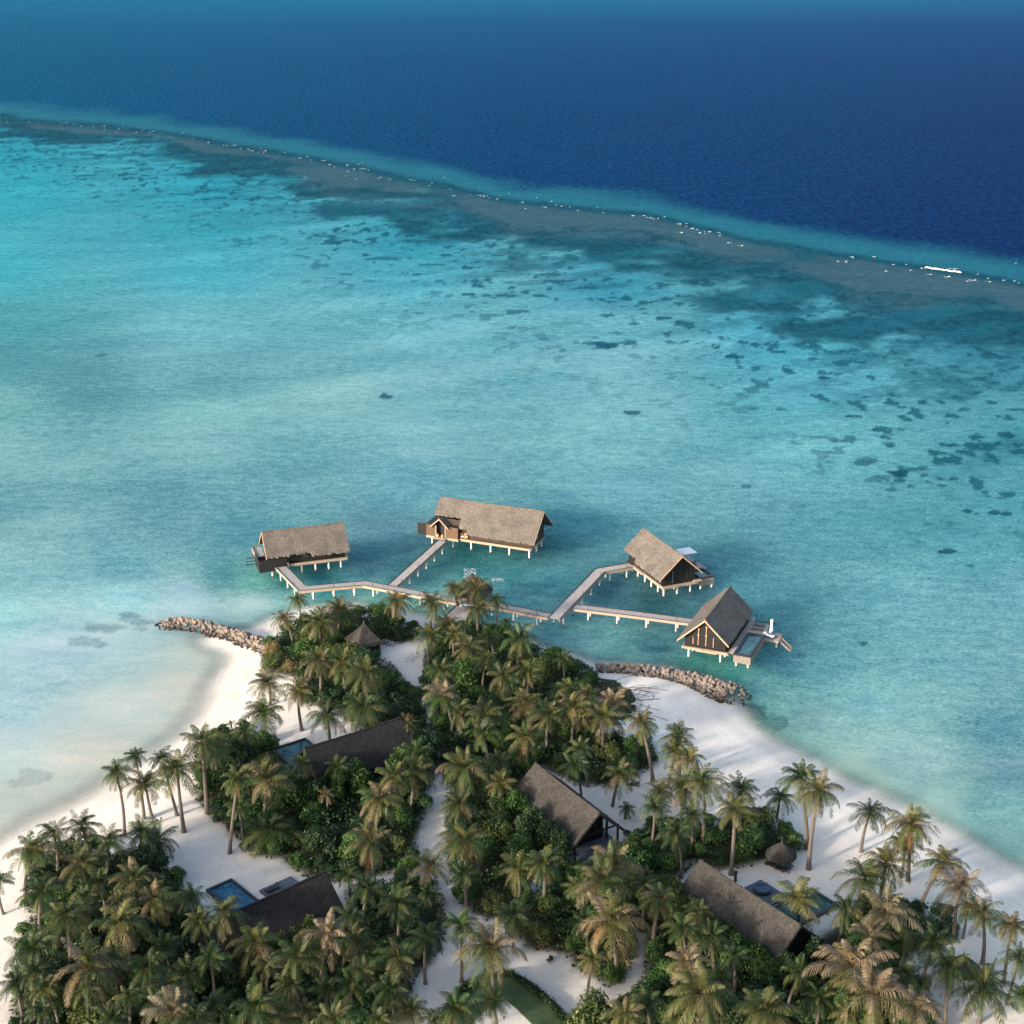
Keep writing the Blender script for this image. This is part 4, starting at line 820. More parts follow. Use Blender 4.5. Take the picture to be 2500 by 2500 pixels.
def sunk_pool(v, label, x0, x1, y0, y1, water):
    q = local_pt(v, (x0 + x1) / 2, (y0 + y1) / 2, 0); t = thing('swimming_pool', label, 'pool', q, v.rotation_euler.z, 'private pools on the island')
    w, h = (x1 - x0) / 2, (y1 - y0) / 2; r = .38; zt = 1.42
    mb = MB(); mb.box(-w, w, -h, -h + r, .3, zt); mb.box(-w, w, h - r, h, .3, zt); mb.box(-w, -w + r, -h + r, h - r, .3, zt - .003); mb.box(w - r, w, -h + r, h - r, .3, zt - .003); mb.build('rim', M['rim'], t)
    mb = MB(); mb.box(-w + r - .02, w - r + .02, -h + r - .02, h - r + .02, .8, 1.24); mb.build('pool_water', M[water], t)
sunk_pool(V1, 'teal pool at the left end of the upper black-thatched villa', -7.4, -1.2, 5.0, 14.2, 'pool_teal')
sunk_pool(V3, 'narrow teal pool partly behind a palm, right of the round daybed deck', -2.6, 2.3, 6.0, 14.9, 'pool_teal')
sunk_pool(V4, 'bright blue pool in the left clearing beside the lower black-thatched villa', -2.3, 1.7, 5.0, 15.7, 'pool')
def low_deck(v, label, x0, x1, y0, y1):
    t = thing('pool_deck', label, 'deck', local_pt(v, (x0 + x1) / 2, (y0 + y1) / 2, 0), v.rotation_euler.z, 'low timber decks on the sand')
    w, h = (x1 - x0) / 2, (y1 - y0) / 2; plank_deck(t, -w, w, -h, h, 1.38, M['cushion'], 'x', 'planks', .2); mb = MB(); mb.box(-w, w, -h, h, .7, 1.29); mb.build('frame', M['rim'], t)
low_deck(V3, 'dark deck carrying the round daybed, right of the lower right villa', -8.0, -3.0, 4.9, 10.9)
low_deck(V4, 'grey deck on the sand side of the lower left villa', 3.0, 8.0, 4.9, 10.9)
p = local_pt(V3, -5.9, 9.0)
t = thing('round_daybed', 'round dark blue daybed on the low deck by the lower right villa', 'daybed', (p[0], p[1], 1.39))
mb = MB(); mb.lathe([(.02, .1), (1.15, .1), (1.25, .35), (1.15, .5), (.02, .52)], 24); mb.build('base', M['rim'], t)
M['bluecush'] = simple('blue_cushion', (0.06, 0.10, 0.16), .8, .2, 4)
mb = MB(); mb.lathe([(.02, .68), (.8, .68), (1.1, .62), (1.12, .53), (.02, .53)], 24); mb.build('cushion', M['bluecush'], t)
mb = MB(); mb.box(-.8, .0, .45, .75, .68, .92); mb.box(.1, .8, .45, .75, .68, .9); mb.build('pillows', M['cushion'], t)
p = local_pt(V3, -7.2, 5.8); lounger('sun_lounger', 'white sun lounger between the lower right roof and the round daybed', p[0], p[1], 1.39, V3.rotation_euler.z + .1, 'sun loungers', 'white')
p = local_pt(V4, 4.2, 9.6); lounger('sun_lounger', 'dark sun lounger on the grey deck of the lower left villa', p[0], p[1], 1.39, V4.rotation_euler.z, 'sun loungers', 'rim')
p = at(1545, 1913, 1.4); lounger('sun_lounger', 'dark sun lounger with white towel on the sand beneath a leaning palm', p[0], p[1], 1.08, -.25, 'sun loungers', 'rim')
o = thing('beach_towel', 'white towel folded on the lounger beneath the leaning palm', 'towel', (p[0] - .55, p[1] + .13, 1.53)); mb = MB(); mb.box(-.2, .2, -.3, .3, 0, .05); mb.build('folds', M['white'], o)
p = at(1795, 2150, 1.2); mb = MB(); mb.box(-.18, .18, -.18, .18, -.1, 1.5); mb.box(-.24, .24, -.24, .24, 1.5, 1.6); o = mb.build('outdoor_shower', M['darkwood']); o.location = (p[0], p[1], 1.05); tag(o, 'short dark shower post on the sand above the lower right roof', 'post')
M['lightpost'] = M['timber']
# --- thatched hut and beach umbrellas
hx, hy = -26.2, 251.2
t = thing('thatched_hut', 'square hut with a steep pyramid thatch beside the bicycles', 'hut', (hx, hy, 0), R(28))
mb = MB(); w = 2.75; n = 8
for s in range(4):
    a = s * math.pi / 2; V = []; fs = []
    for i in range(n + 1):
        f = i / n; hw = w * (1 - f) + .02; z = 3.1 + 3.4 * f + (0.12 * math.sin(math.pi * f) * -1)
        for j in range(7):
            u = -hw + 2 * hw * j / 6; q = Matrix.Rotation(a, 3, 'Z') @ Vector((u, -hw, z + random.uniform(-.04, .04) - (random.uniform(0, .15) if i == 0 else 0))); V.append(tuple(q))
    for i in range(n):
        for j in range(6): k = i * 7 + j; fs.append((k, k + 1, k + 8, k + 7))
    mb.add(V, fs)
mb.box(-w + .1, w - .1, -w + .1, w - .1, 3.0, 3.1)
rf = mb.build('roof', M['thatch_dark'], t); mb = MB(); mb.tube([(0, 0, 6.3), (0, 0, 7.1)], [.12, .03], 6); mb.build('finial', M['thatch'], rf)
mb = MB(); mb.box(-2, 2, -1.9, -1.75, 1, 3.0); mb.box(-2, -1.85, -1.75, 1.9, 1, 3.0); mb.box(-2, 2, 1.75, 1.9, 1, 3.0); mb.build('wall', M['blackwood'], t)
for sx in (-2.1, 1.95):
    for sy in (-2.1, 1.95): mb = MB(); mb.box(sx, sx + .15, sy, sy + .15, .8, 3.0); mb.build('column', M['darkwood'], t)
def umbrella(label, x, y, r=2.15, zt=4.7, ze=2.7, mat='thatch_dark'):
    t = thing('thatched_umbrella', label, 'beach umbrella', (x, y, 1.05), 0, 'thatched beach umbrellas')
    mb = MB(); H_ = zt - 1.05; E_ = ze - 1.05
    mb.lathe([(.02, H_), (.12, H_ - .1), (r * .35, H_ - .62), (r * .68, E_ + .68), (r * .93, E_ + .22), (r, E_), (r * .98, E_ - .22), (r * .9, E_ - .1), (.1, H_ - .4)], 36, jit=.028); rf = mb.build('canopy', M[mat], t)
    mb = MB(); mb.tube([(0, 0, H_ - .1), (0, 0, H_ + .75)], [.07, .025], 6); mb.build('finial', M['thatch'], rf)
    mb = MB(); mb.tube([(0, 0, -.1), (0, 0, H_ - .3)], .11, 8); mb.build('pole', M['darkwood'], t)
umbrella('round thatched umbrella in the open, over two dark loungers on the sand', 36.75, 183.2)
umbrella('round thatched umbrella mostly hidden by palms near the bottom right', at(2350, 2362, 2.8)[0], at(2350, 2362, 2.8)[1])
for (x, y, rz, lb) in ((1886, 2112, -.6, 'left dark lounger in the shade of the open thatched umbrella'), (1912, 2122, -.5, 'right dark lounger in front of the open thatched umbrella')):
    p = at(x, y, 1.3); lounger('sun_lounger', lb, p[0], p[1], 1.06, rz, 'sun loungers', 'rim')
mb = MB(); q = [at(x, y, 1.08) for x, y in ((1900, 2121), (1912, 2131), (1939, 2115), (1925, 2104))]; mb.prism(q, 1.06, 1.10); tag(mb.build('beach_mat', M['cushion']), 'grey mat on the sand beneath the right lounger', 'mat')
# --- bicycles
def bicycle(label, x, y, z, rz, group='bicycles parked on the sand'):
    t = thing('bicycle', label, 'bicycle', (x, y, z), rz, group)
    for sx in (-.52, .52):
        mb = MB(); k = 18; mb.tube([(sx + .34 * math.cos(2 * math.pi * i / k), 0, .36 + .34 * math.sin(2 * math.pi * i / k)) for i in range(k + 1)], .03, 5, False); w_ = mb.build('wheel', M['tyre'], t)
        mb = MB()
        for i in range(6): a = i * math.pi / 6; mb.tube([(sx - .33 * math.cos(a), 0, .36 - .33 * math.sin(a)), (sx + .33 * math.cos(a), 0, .36 + .33 * math.sin(a))], .006, 3)
        mb.build('spokes', M['metal'], w_)
    mb = MB()
    for a, b2 in (((-.52, 0, .36), (-.18, 0, .8)), ((-.52, 0, .36), (-.05, 0, .34)), ((-.05, 0, .34), (-.22, 0, .92)), ((-.05, 0, .34), (.38, 0, .82)), ((-.18, 0, .8), (.38, 0, .82)), ((.52, 0, .36), (.36, 0, .98))): mb.tube([a, b2], .028, 5)
    mb.build('frame', M['white'], t)
    mb = MB(); mb.tube([(.3, -.3, 1.03), (.36, -.1, .98), (.36, .1, .98), (.3, .3, 1.03)], .02, 5); mb.build('handlebar', M['metal'], t)
    mb = MB(); mb.box(-.36, -.1, -.09, .09, .92, .98); mb.build('saddle', M['rim'], t)
    mb = MB(); mb.box(.44, .68, -.16, .16, .75, .98); mb.build('basket', M['metal'], t)
for (x, y, rz, lb) in ((937, 1567, -.5, 'white bicycle nearest the pyramid hut'), (945, 1570, -.6, 'middle white bicycle of the three beside the pyramid hut'), (953, 1573, -.4, 'white bicycle of the hut trio farthest out on the path'),
                       (1000, 1611, .2, 'bicycle at the left of the pair against the path hedge'), (1010, 1602, .5, 'bicycle at the right of the pair against the path hedge')):
    p = at(x, y, 1.4); bicycle(lb, p[0], p[1], 1.02, rz)
# --- little things on the front path
p = at(1326, 2312, 1.5)
t = thing('red_signpost', 'small red post with a stump at the hedge edge of the front path', 'post', (p[0], p[1], 1.05)); mb = MB(); mb.box(-.12, .12, -.08, .08, 0, .9); mb.box(-.35, .35, -.05, .05, .75, .95); mb.build('board', M['red'], t)
mb = MB(); mb.box(-.95, -.45, -.2, .2, -.05, .15); mb.build('stump', M['red'], t)

# --- lawn with its hedge
LAWN_PX = [(1100, 2440), (1140, 2402), (1195, 2382), (1245, 2378), (1300, 2412), (1345, 2450), (1392, 2505), (1420, 2560), (1340, 2560), (1300, 2500), (1262, 2462), (1235, 2440), (1195, 2452), (1150, 2500), (1120, 2560), (1060, 2560), (1075, 2490)]
m, nt, b = newmat('lawn_grass'); g_ = nt.nodes.new('ShaderNodeNewGeometry'); n_ = noise_node(nt, g_.outputs['Position'], 1.2, 6, .7); nt.links.new(ramp(nt, n_, [(.3, (.018, .040, .014)), (.7, (.045, .085, .028))]), b.inputs['Base Color']); b.inputs['Roughness'].default_value = .9; bump(nt, b, n_, .6, .1); M['lawn'] = m
mb = MB(); mb.prism([at(x, y, 1.2) for x, y in LAWN_PX], 0.9, 1.22); tag(mb.build('lawn', M['lawn']), 'curved dark green lawn beside the front path', 'lawn', kind='structure')

# ================================================================== LABELS BY LANDMARK
LMK = [('the left breakwater', 470, 1535), ('the pyramid-roofed hut', 888, 1560), ('the round pavilion', 1150, 1450), ('the right breakwater', 1640, 1660),
       ('the upper black-thatched villa', 870, 1810), ('the pointed-gable villa', 1400, 1970), ('the open thatched umbrella', 1907, 2090), ('the lower right villa', 1800, 2200),
       ('the lower left villa', 690, 2190), ('the bright blue pool', 556, 2170), ('the curved lawn', 1245, 2420), ('the central path fork', 1200, 2200), ('the left clearing', 480, 2060),
       ('the bottom left corner', 60, 2440), ('the bottom right corner', 2440, 2440), ('the central sandy clearing', 1580, 1960), ('the red signpost', 1326, 2312), ('the top sand path', 985, 1610),
       ('the upper left clearing', 740, 1760), ('the half-hidden thatched umbrella', 2350, 2362), ('the leaning palm\'s lounger', 1545, 1913)]
ORD = ['nearest', 'second nearest', 'third nearest', 'fourth nearest', 'fifth nearest', 'sixth nearest', 'seventh nearest', 'eighth nearest', 'ninth nearest', 'tenth nearest', 'eleventh nearest', 'twelfth nearest',
       'thirteenth nearest', 'fourteenth nearest', 'fifteenth nearest', 'sixteenth nearest', 'seventeenth nearest', 'eighteenth nearest', 'nineteenth nearest', 'twentieth nearest'] + ['%dth nearest' % i for i in range(21, 60)]
def label_all(items):
    """items: (object, look, px, py) -> a label naming look, landmark, side and rank"""
    grp = {}
    for o, look, x, y in items:
        best = min(LMK, key=lambda l: math.hypot(l[1] - x, (l[2] - y) * 1.4)); dx, dy = x - best[1], (y - best[2]) * 1.4
        side = ('right of' if dx > 0 else 'left of') if abs(dx) > abs(dy) else ('in front of' if dy > 0 else 'behind')
        grp.setdefault((look, best[0], side), []).append((math.hypot(dx, dy), o))
    for (look, lm, side), L in grp.items():
        L.sort(key=lambda q: q[0])
        for i, (_, o) in enumerate(L):
            o['label'] = '%s, %s %s %s' % (look, (ORD[i] if len(L) > 1 else 'the only one'), side, lm)

# ================================================================== PALMS
PC = {'green': ((.030, .062, .016), (.060, .105, .026)), 'olive': ((.065, .080, .022), (.130, .132, .045)), 'brown': ((.105, .088, .045), (.19, .15, .08)), 'pale': ((.16, .128, .088), (.27, .213, .148)), 'orange': ((.20, .105, .035), (.30, .155, .055)), 'dark': ((.016, .036, .012), (.034, .062, .020))}
def crown_mesh(seed, kind):
    r = random.Random(seed); V = []; Fc = []; C = []
    nf = {'sparse': 15, 'star': 22}.get(kind, r.randint(23, 28))
    for i in range(nf):
        age = max(0.0, i + r.uniform(-.3, .3)) / nf                              # 0 = youngest, upright
        az = i * 2.39996 + r.uniform(-.25, .25)
        el = R(80 - 118 * age ** 0.85 + r.uniform(-8, 8)); L = r.uniform(3.0, 3.9) * (0.72 + 0.42 * min(1, age * 2.2)) * (0.85 if age > .85 else 1)
        droop = r.uniform(.9, 1.5) * (0.9 + .5 * age)
        if kind == 'sparse': L *= .75
        if kind == 'green': mix = ['green'] * 5 + ['olive'] * 3 + ['dark'] * 2
        elif kind == 'dark': mix = ['dark'] * 5 + ['green'] * 4 + ['olive']
        elif kind == 'brown': mix = ['olive'] * 6 + ['brown'] * 4 + ['green'] * 2
        elif kind == 'pale': mix = (['pale'] * 5 + ['brown'] * 2) if age < .5 else (['olive'] * 5 + ['green'] * 2 + ['brown'])
        elif kind == 'star': mix = ['olive'] * 4 + ['brown'] * 3 + ['pale']
        elif kind == 'sparse': mix = ['orange'] * 2 + ['brown'] * 4 + ['olive'] * 2
        else: mix = ['olive'] * 6 + ['green'] * 3 + ['brown']
        if age > .88 and kind not in ('dark', 'green') and r.random() < .3: mix = ['brown', 'orange']
        c0, c1 = PC[r.choice(mix)]
        # rachis
        seg = 11; p = Vector((0, 0, 0.1)); d0 = Vector((math.cos(az) * math.cos(el), math.sin(az) * math.cos(el), math.sin(el)))
        pts = [p.copy()]; dirs = []; dcur = d0.copy(); twist = r.uniform(-.5, .5); wind = Vector((0.030, 0.02, 0)) * r.uniform(.2, 1.5)
        for s in range(seg):
            dcur = (dcur + Vector((0, 0, -1)) * droop * (0.03 + 0.16 * (s / seg) ** 1.2) + wind).normalized(); dirs.append(dcur.copy()); p = p + dcur * (L / seg); pts.append(p.copy())
        dirs.append(dirs[-1])
        side0 = d0.cross(Vector((0, 0, 1)));
        if side0.length < .2: side0 = Vector((-math.sin(az), math.cos(az), 0))
        side0.normalize()
        rc = tuple(a * .5 + b_ * .8 for a, b_ in zip(c0, c1))
        for s in range(seg):
            w0 = .055 * (1 - s / seg) + .015; w1 = .055 * (1 - (s + 1) / seg) + .015; o = len(V)
            V += [tuple(pts[s] - side0 * w0), tuple(pts[s] + side0 * w0), tuple(pts[s + 1] + side0 * w1), tuple(pts[s + 1] - side0 * w1)]; Fc.append((o, o + 1, o + 2, o + 3)); C += [rc] * 4
        nl = 34; gapp = r.choice([.03, .06, .10, .30])
        ph = r.uniform(.3, .95) if kind != 'star' else r.uniform(.1, .4)          # how far leaflets hang
        for k in range(nl):
            f = 0.10 + 0.90 * k / (nl - 1); q = f * seg; i0 = min(seg - 1, int(q)); fr = q - i0
            b0 = pts[i0].lerp(pts[i0 + 1], fr); dr = dirs[i0]; sd_ = (side0 + dr.cross(Vector((0, 0, 1))) * .3).normalized(); up = sd_.cross(dr).normalized()
            if up.z < 0: up = -up
            ll = (.95 * math.sin(math.pi * (0.16 + 0.80 * f)) ** .7 + .12) * L / 3.6 * (.8 if kind == 'star' else 1)
            for sgn in (-1, 1):
                if r.random() < gapp: continue
                dl = (sd_ * sgn * .8 + dr * (.45 + .5 * f) + up * (.30 - ph * .5) + Vector((r.uniform(-.12, .12), r.uniform(-.12, .12), r.uniform(-.12, .12)))).normalized()
                m1 = b0 + dl * ll * .5; dl2 = (dl + Vector((0, 0, -1)) * (.45 + ph)).normalized(); e1 = m1 + dl2 * ll * .55
                wv = dr * .040; o = len(V); t = r.random(); cc_ = tuple(a + (b_ - a) * t for a, b_ in zip(c0, c1)); ce = tuple(a * 1.15 for a in cc_)
                V += [tuple(b0 - wv * .7), tuple(b0 + wv * .7), tuple(m1 + wv), tuple(m1 - wv), tuple(e1 + wv * .25), tuple(e1 - wv * .25)]
                Fc += [(o, o + 1, o + 2, o + 3), (o + 3, o + 2, o + 4, o + 5)]; C += [cc_] * 4 + [ce] * 2
    return npmesh('palm_crown', V, Fc, M['frond'], C)
def nuts_mesh(seed):
    r = random.Random(seed); mb = MB()
    for i in range(12):
        a = r.uniform(0, 6.28); x, y, z = .33 * math.cos(a), .33 * math.sin(a), r.uniform(-.45, .05); q = .14
        mb.add([(x + q, y, z), (x, y + q, z), (x - q, y, z), (x, y - q, z), (x, y, z + q * 1.2), (x, y, z - q * 1.2)], [(0, 1, 4), (1, 2, 4), (2, 3, 4), (3, 0, 4), (1, 0, 5), (2, 1, 5), (3, 2, 5), (0, 3, 5)])
    for i in range(8):
        a = r.uniform(0, 6.28); mb.tube([(0, 0, .1), (.35 * math.cos(a), .35 * math.sin(a), .1), (.6 * math.cos(a), .6 * math.sin(a), -.35)], .03, 4)
    return mb.mesh('coconut_cluster', M['nut'])
KINDS = {'g': 'green', 'd': 'dark', 'o': 'olive', 'b': 'brown', 'p': 'pale', 's': 'star', 'y': 'sparse'}
LOOK = {'g': 'green coconut palm', 'd': 'dark green coconut palm', 'o': 'olive coconut palm', 'b': 'brownish coconut palm', 'p': 'pinkish-topped coconut palm', 's': 'thin-fronded coconut palm', 'y': 'small orange-brown coconut palm'}
CROWN = {k: [crown_mesh(hash_ * 31 + i, KINDS[k]) for i in range(n)] for hash_, (k, n) in enumerate((('g', 5), ('d', 4), ('o', 8), ('b', 6), ('p', 5), ('s', 3), ('y', 2)))}
NUT = [nuts_mesh(i) for i in range(3)]
PALMS = []
def reg(x0, y0, sc, lst):
    for q in lst:
        c = q[0]; k = q[2]; w = q[1] * sc; b_ = q[3] if len(q) > 3 else None
        PALMS.append((x0 + c[0] * sc, y0 + c[1] * sc, w, k, (x0 + b_[0] * sc, y0 + b_[1] * sc) if b_ else None))
reg(0, 1750, .44, [((645, 310), 165, 'g', (690, 650)), ((750, 215), 120, 'g', (800, 560)), ((808, 375), 215, 'o', (845, 555)), ((905, 235), 150, 'd', (985, 545)), ((985, 300), 235, 'o', (1022, 640)), ((1120, 140), 240, 'o', (1150, 535)), ((1200, 180), 200, 'd', (1215, 370)),
    ((1320, 345), 175, 'o', (1275, 760)), ((1480, 350), 270, 'b'), ((1815, 430), 160, 'y', (1810, 590)), ((1490, 630), 290, 'g', (1490, 730)), ((180, 740), 270, 'o'), ((300, 650), 210, 'g'), ((455, 610), 200, 'g'), ((455, 820), 260, 'b'), ((610, 690), 190, 'g'), ((790, 640), 180, 'd'), ((870, 690), 220, 'd', (870, 790)),
    ((235, 970), 240, 'g'), ((745, 900), 230, 'o'), ((-5, 910), 140, 'd', (20, 1090)), ((860, 1010), 250, 'b'), ((935, 1050), 140, 'y', (935, 1230)), ((1060, 1000), 160, 'g'), ((1240, 1090), 260, 'o'), ((370, 1110), 250, 'o'), ((470, 1090), 170, 'g'), ((670, 1150), 300, 'o'), ((185, 1300), 270, 'd'), ((480, 1390), 370, 's'),
    ((1110, 1140), 200, 'o'), ((1415, 1260), 260, 'o'), ((1650, 1330), 250, 'o', (1620, 1690)), ((1815, 1215), 290, 'p', (1775, 1610)), ((820, 1400), 250, 'g'), ((1030, 1420), 200, 'g'), ((910, 1270), 180, 'd'), ((1170, 1330), 200, 'd'), ((960, 1640), 310, 'p'), ((1425, 1610), 300, 'g'), ((1855, 1680), 250, 'o'), ((90, 1480), 200, 'd'), ((720, 1560), 200, 'd'), ((1180, 1600), 190, 'd'), ((560, 920), 180, 'd')])
reg(600, 1850, .3623, [((905, 280), 280, 'b'), ((1000, 125), 260, 'o'), ((1140, 100), 270, 'o'), ((620, 60), 190, 'o'), ((1470, 70), 320, 'o'), ((1715, 170), 190, 'b'), ((830, 570), 320, 'b'), ((1440, 320), 240, 'b'), ((1470, 565), 310, 'o'), ((1245, 730), 290, 's', (1225, 960)), ((1030, 980), 260, 'd'), ((680, 790), 180, 'g'),
    ((1450, 1130), 260, 'g'), ((1645, 1290), 420, 'b', (1665, 1700)), ((1020, 1350), 300, 'o'), ((1210, 1210), 260, 'd'), ((740, 1230), 240, 'b'), ((710, 1530), 270, 'g'), ((1110, 1700), 260, 'o'), ((1420, 1690), 320, 'g'), ((1670, 1640), 240, 'g'), ((900, 1770), 220, 'o'), ((1840, 750), 270, 'o', (1835, 1010)), ((1270, 1760), 160, 'o'), ((1230, 900), 150, 'd'), ((560, 1560), 220, 'd')])
reg(1200, 1850, .3623, [((350, 710), 270, 'o'), ((295, 370), 130, 'y', (295, 545)), ((870, 110), 240, 'b', (815, 335)), ((1130, 230), 180, 'o', (1140, 460)), ((1100, 330), 210, 'g'), ((1290, 190), 290, 'b', (1275, 450)), ((1425, 170), 300, 'o', (1425, 580)), ((1640, 340), 260, 'o', (1612, 795)), ((1685, 215), 230, 'd'),
    ((820, 720), 340, 'b'), ((745, 830), 370, 'b'), ((800, 1105), 440, 's', (845, 1510)), ((1030, 860), 220, 'g'), ((1140, 950), 260, 'b'), ((1310, 1370), 270, 'p'), ((1400, 1600), 430, 'o'), ((1840, 1710), 370, 'o'), ((1050, 1650), 230, 'g'), ((1540, 1480), 220, 'd'), ((910, 345), 110, 'g', (900, 420)), ((1640, 1330), 200, 'd')])
reg(1800, 1800, .3623, [((430, 270), 270, 'g', (470, 755)), ((545, 365), 290, 'b', (480, 893)), ((290, 405), 220, 'd', (265, 545)), ((895, 510), 240, 'g', (835, 770)), ((1165, 590), 300, 'b', (1150, 965)), ((1125, 730), 240, 'o', (1100, 940)), ((1395, 840), 300, 'b', (1200, 1220)), ((1500, 1010), 330, 'p', (1460, 1365)), ((1650, 1180), 290, 'b', (1650, 1530)), ((1850, 1270), 250, 'b', (1795, 1650)),
    ((1560, 1140), 160, 'd'), ((410, 1090), 360, 'o', (400, 1430)), ((860, 960), 360, 'g'), ((1000, 850), 300, 'b'), ((1010, 1200), 370, 'p'), ((900, 1340), 290, 'p'), ((770, 1560), 500, 'p'), ((920, 1730), 420, 'p'), ((1190, 1820), 330, 'p'), ((190, 1840), 370, 'o'), ((1330, 1380), 260, 'd'), ((1415, 1560), 330, 'g'), ((1665, 1690), 460, 'g', (1625, 1935)), ((1900, 1490), 220, 'g'), ((1925, 1740), 200, 'd'), ((560, 1760), 220, 'd'), ((1120, 1600), 260, 'd')])
reg(950, 1400, .3623, [((50, 190), 200, 'b', (65, 420)), ((290, 200), 210, 'o'), ((440, 100), 160, 'b', (450, 255)), ((585, 105), 200, 'b'), ((600, 240), 180, 'o', (598, 420)), ((715, 185), 140, 'g', (720, 415)), ((790, 330), 85, 'g', (785, 445)), ((885, 440), 230, 'g'), ((270, 420), 210, 'o'), ((400, 350), 210, 'b'), ((440, 405), 170, 'b'), ((530, 500), 210, 'b'), ((680, 430), 170, 'g'), ((1175, 570), 150, 'g'),
    ((350, 650), 210, 'o'), ((365, 820), 250, 'p'), ((480, 940), 220, 'o'), ((640, 950), 290, 'o'), ((775, 690), 250, 'o'), ((940, 660), 200, 'o'), ((920, 880), 240, 'b'), ((1075, 950), 230, 'o'), ((1250, 910), 270, 'b'), ((1345, 820), 200, 'b'), ((1500, 870), 210, 'p'), ((1450, 960), 250, 'o'), ((1700, 1005), 220, 'b', (1778, 1410)), ((640, 1080), 210, 'g'), ((920, 1100), 260, 'o'), ((1220, 770), 170, 'g'), ((740, 1260), 170, 'o')])
reg(1450, 1550, .3364, [((615, 735), 240, 'g'), ((590, 850), 230, 'o'), ((690, 900), 230, 'b'), ((370, 1760), 170, 'o')])
reg(350, 1400, .4141, [((910, 155), 120, 'o', (925, 270)), ((830, 270), 160, 'b'), ((1040, 285), 210, 'o'), ((1155, 220), 200, 'b'), ((1035, 515), 200, 'b', (1040, 750)), ((1170, 525), 210, 'o', (1200, 745)), ((1310, 590), 230, 'o'), ((735, 645), 210, 'b', (745, 770)), ((910, 690), 190, 'o', (935, 925)), ((715, 820), 240, 'g', (720, 980)), ((1085, 840), 220, 'd', (1100, 1015)), ((1295, 790), 230, 'd'), ((1560, 880), 160, 'y'), ((600, 930), 150, 'g')])
label_list = []
GZ = lambda x, y: float(ground_z(np.array([x]), np.array([y]))[0][0])
rp = random.Random(5)
VILLAS_XY = [(V1, 9.5, 5), (V2, 9, 5), (V3, 10, 5), (V4, 10, 5)]
have = [(x, y) for (x, y, w, k, b_) in PALMS]; tries = 0; more = 0
ROOFS_PX = [[(740, 1860), (1000, 1745), (1010, 1830), (800, 1900)], [(1250, 1940), (1310, 1850), (1540, 2020), (1420, 2070)], [(1640, 2190), (1710, 2090), (1980, 2260), (1900, 2320)], [(540, 2240), (800, 2120), (840, 2200), (640, 2280)]]
while more < 44 and tries < 4000:                                       # younger, lower palms filling the canopy
    tries += 1; p = rp.choice([VEG_PX[1], VEG_PX[2], VEG_PX[2], VEG_PX[3], VEG_PX[4], VEG_PX[5]]); x, y = rp.uniform(20, 2320), rp.uniform(1560, 2520)
    if not inpoly([x], [y + 20], p)[0] or any(inpoly([x], [y], q)[0] for q in ROOFS_PX): continue
    if min(math.hypot(x - a, (y - c_) * 1.3) for a, c_ in have) < 52: continue
    have.append((x, y)); PALMS.append((x, y, rp.uniform(70, 95) * (.75 + .3 * (y - 1560) / 900), rp.choice('ggdddoo'), None)); more += 1
for (x, y, w, k, bpx) in PALMS:
    if bpx:
        bx, by = at(bpx[0], bpx[1], 0.9)
        zc = 3.0
        for _ in range(40):
            if at(x, y, zc)[1] > by + 0.1: zc += .35
            else: break
        zc = min(max(zc, 3.2), 15.5)
    else:
        zc = 7.6 + rp.uniform(-.8, 1.0) + (w - 80) * .022
        if w < 60: zc = 6
    cx_, cy_ = at(x, y, zc)
    if not bpx: bx, by = cx_ + rp.gauss(0, .7), cy_ + rp.gauss(0, .6)
    gz = GZ(bx, by)
    depth = cy_ * CP + (CH - zc) * SP; width = w * depth / F
    sc = max(.45, width / 5.8)
    t = thing('coconut_palm', LOOK[k], 'palm tree', (bx, by, gz), 0, 'coconut palms of the island')
    dxy = Vector((cx_ - bx, cy_ - by, zc - gz)); n = 8; mb = MB(); curve = rp.uniform(-.25, .25)
    pts = []; rad = []; r0 = .20 + .012 * dxy.z
    for i in range(n + 1):
        f = i / n; lean = f ** 1.4; pts.append((dxy.x * lean + curve * math.sin(math.pi * f), dxy.y * lean + curve * .5 * math.sin(math.pi * f), -.3 + (dxy.z + .3) * f)); rad.append((r0 * (1.35 if i == 0 else 1.0 - .45 * f)) * (.8 if sc < .8 else 1))
    mb.tube(pts, rad, 8); mb.build('trunk', M['bark'], t)
    c_ = bpy.data.objects.new('crown', rp.choice(CROWN[k])); COL.objects.link(c_); c_.parent = t; c_.location = dxy; c_.scale = (sc * rp.uniform(.92, 1.06), sc * rp.uniform(.92, 1.06), sc * rp.uniform(.85, 1.15)); c_.rotation_euler = (rp.uniform(-.2, .2), rp.uniform(-.2, .2), 0)
    c_.rotation_euler.z = rp.uniform(0, 6.28)
    if sc > .7 and rp.random() < .75:
        q = bpy.data.objects.new('coconut_cluster', rp.choice(NUT)); COL.objects.link(q); q.parent = t; q.location = dxy + Vector((0, 0, -.1)); q.scale = (sc * .9,) * 3
    label_list.append((t, LOOK[k], x, y))

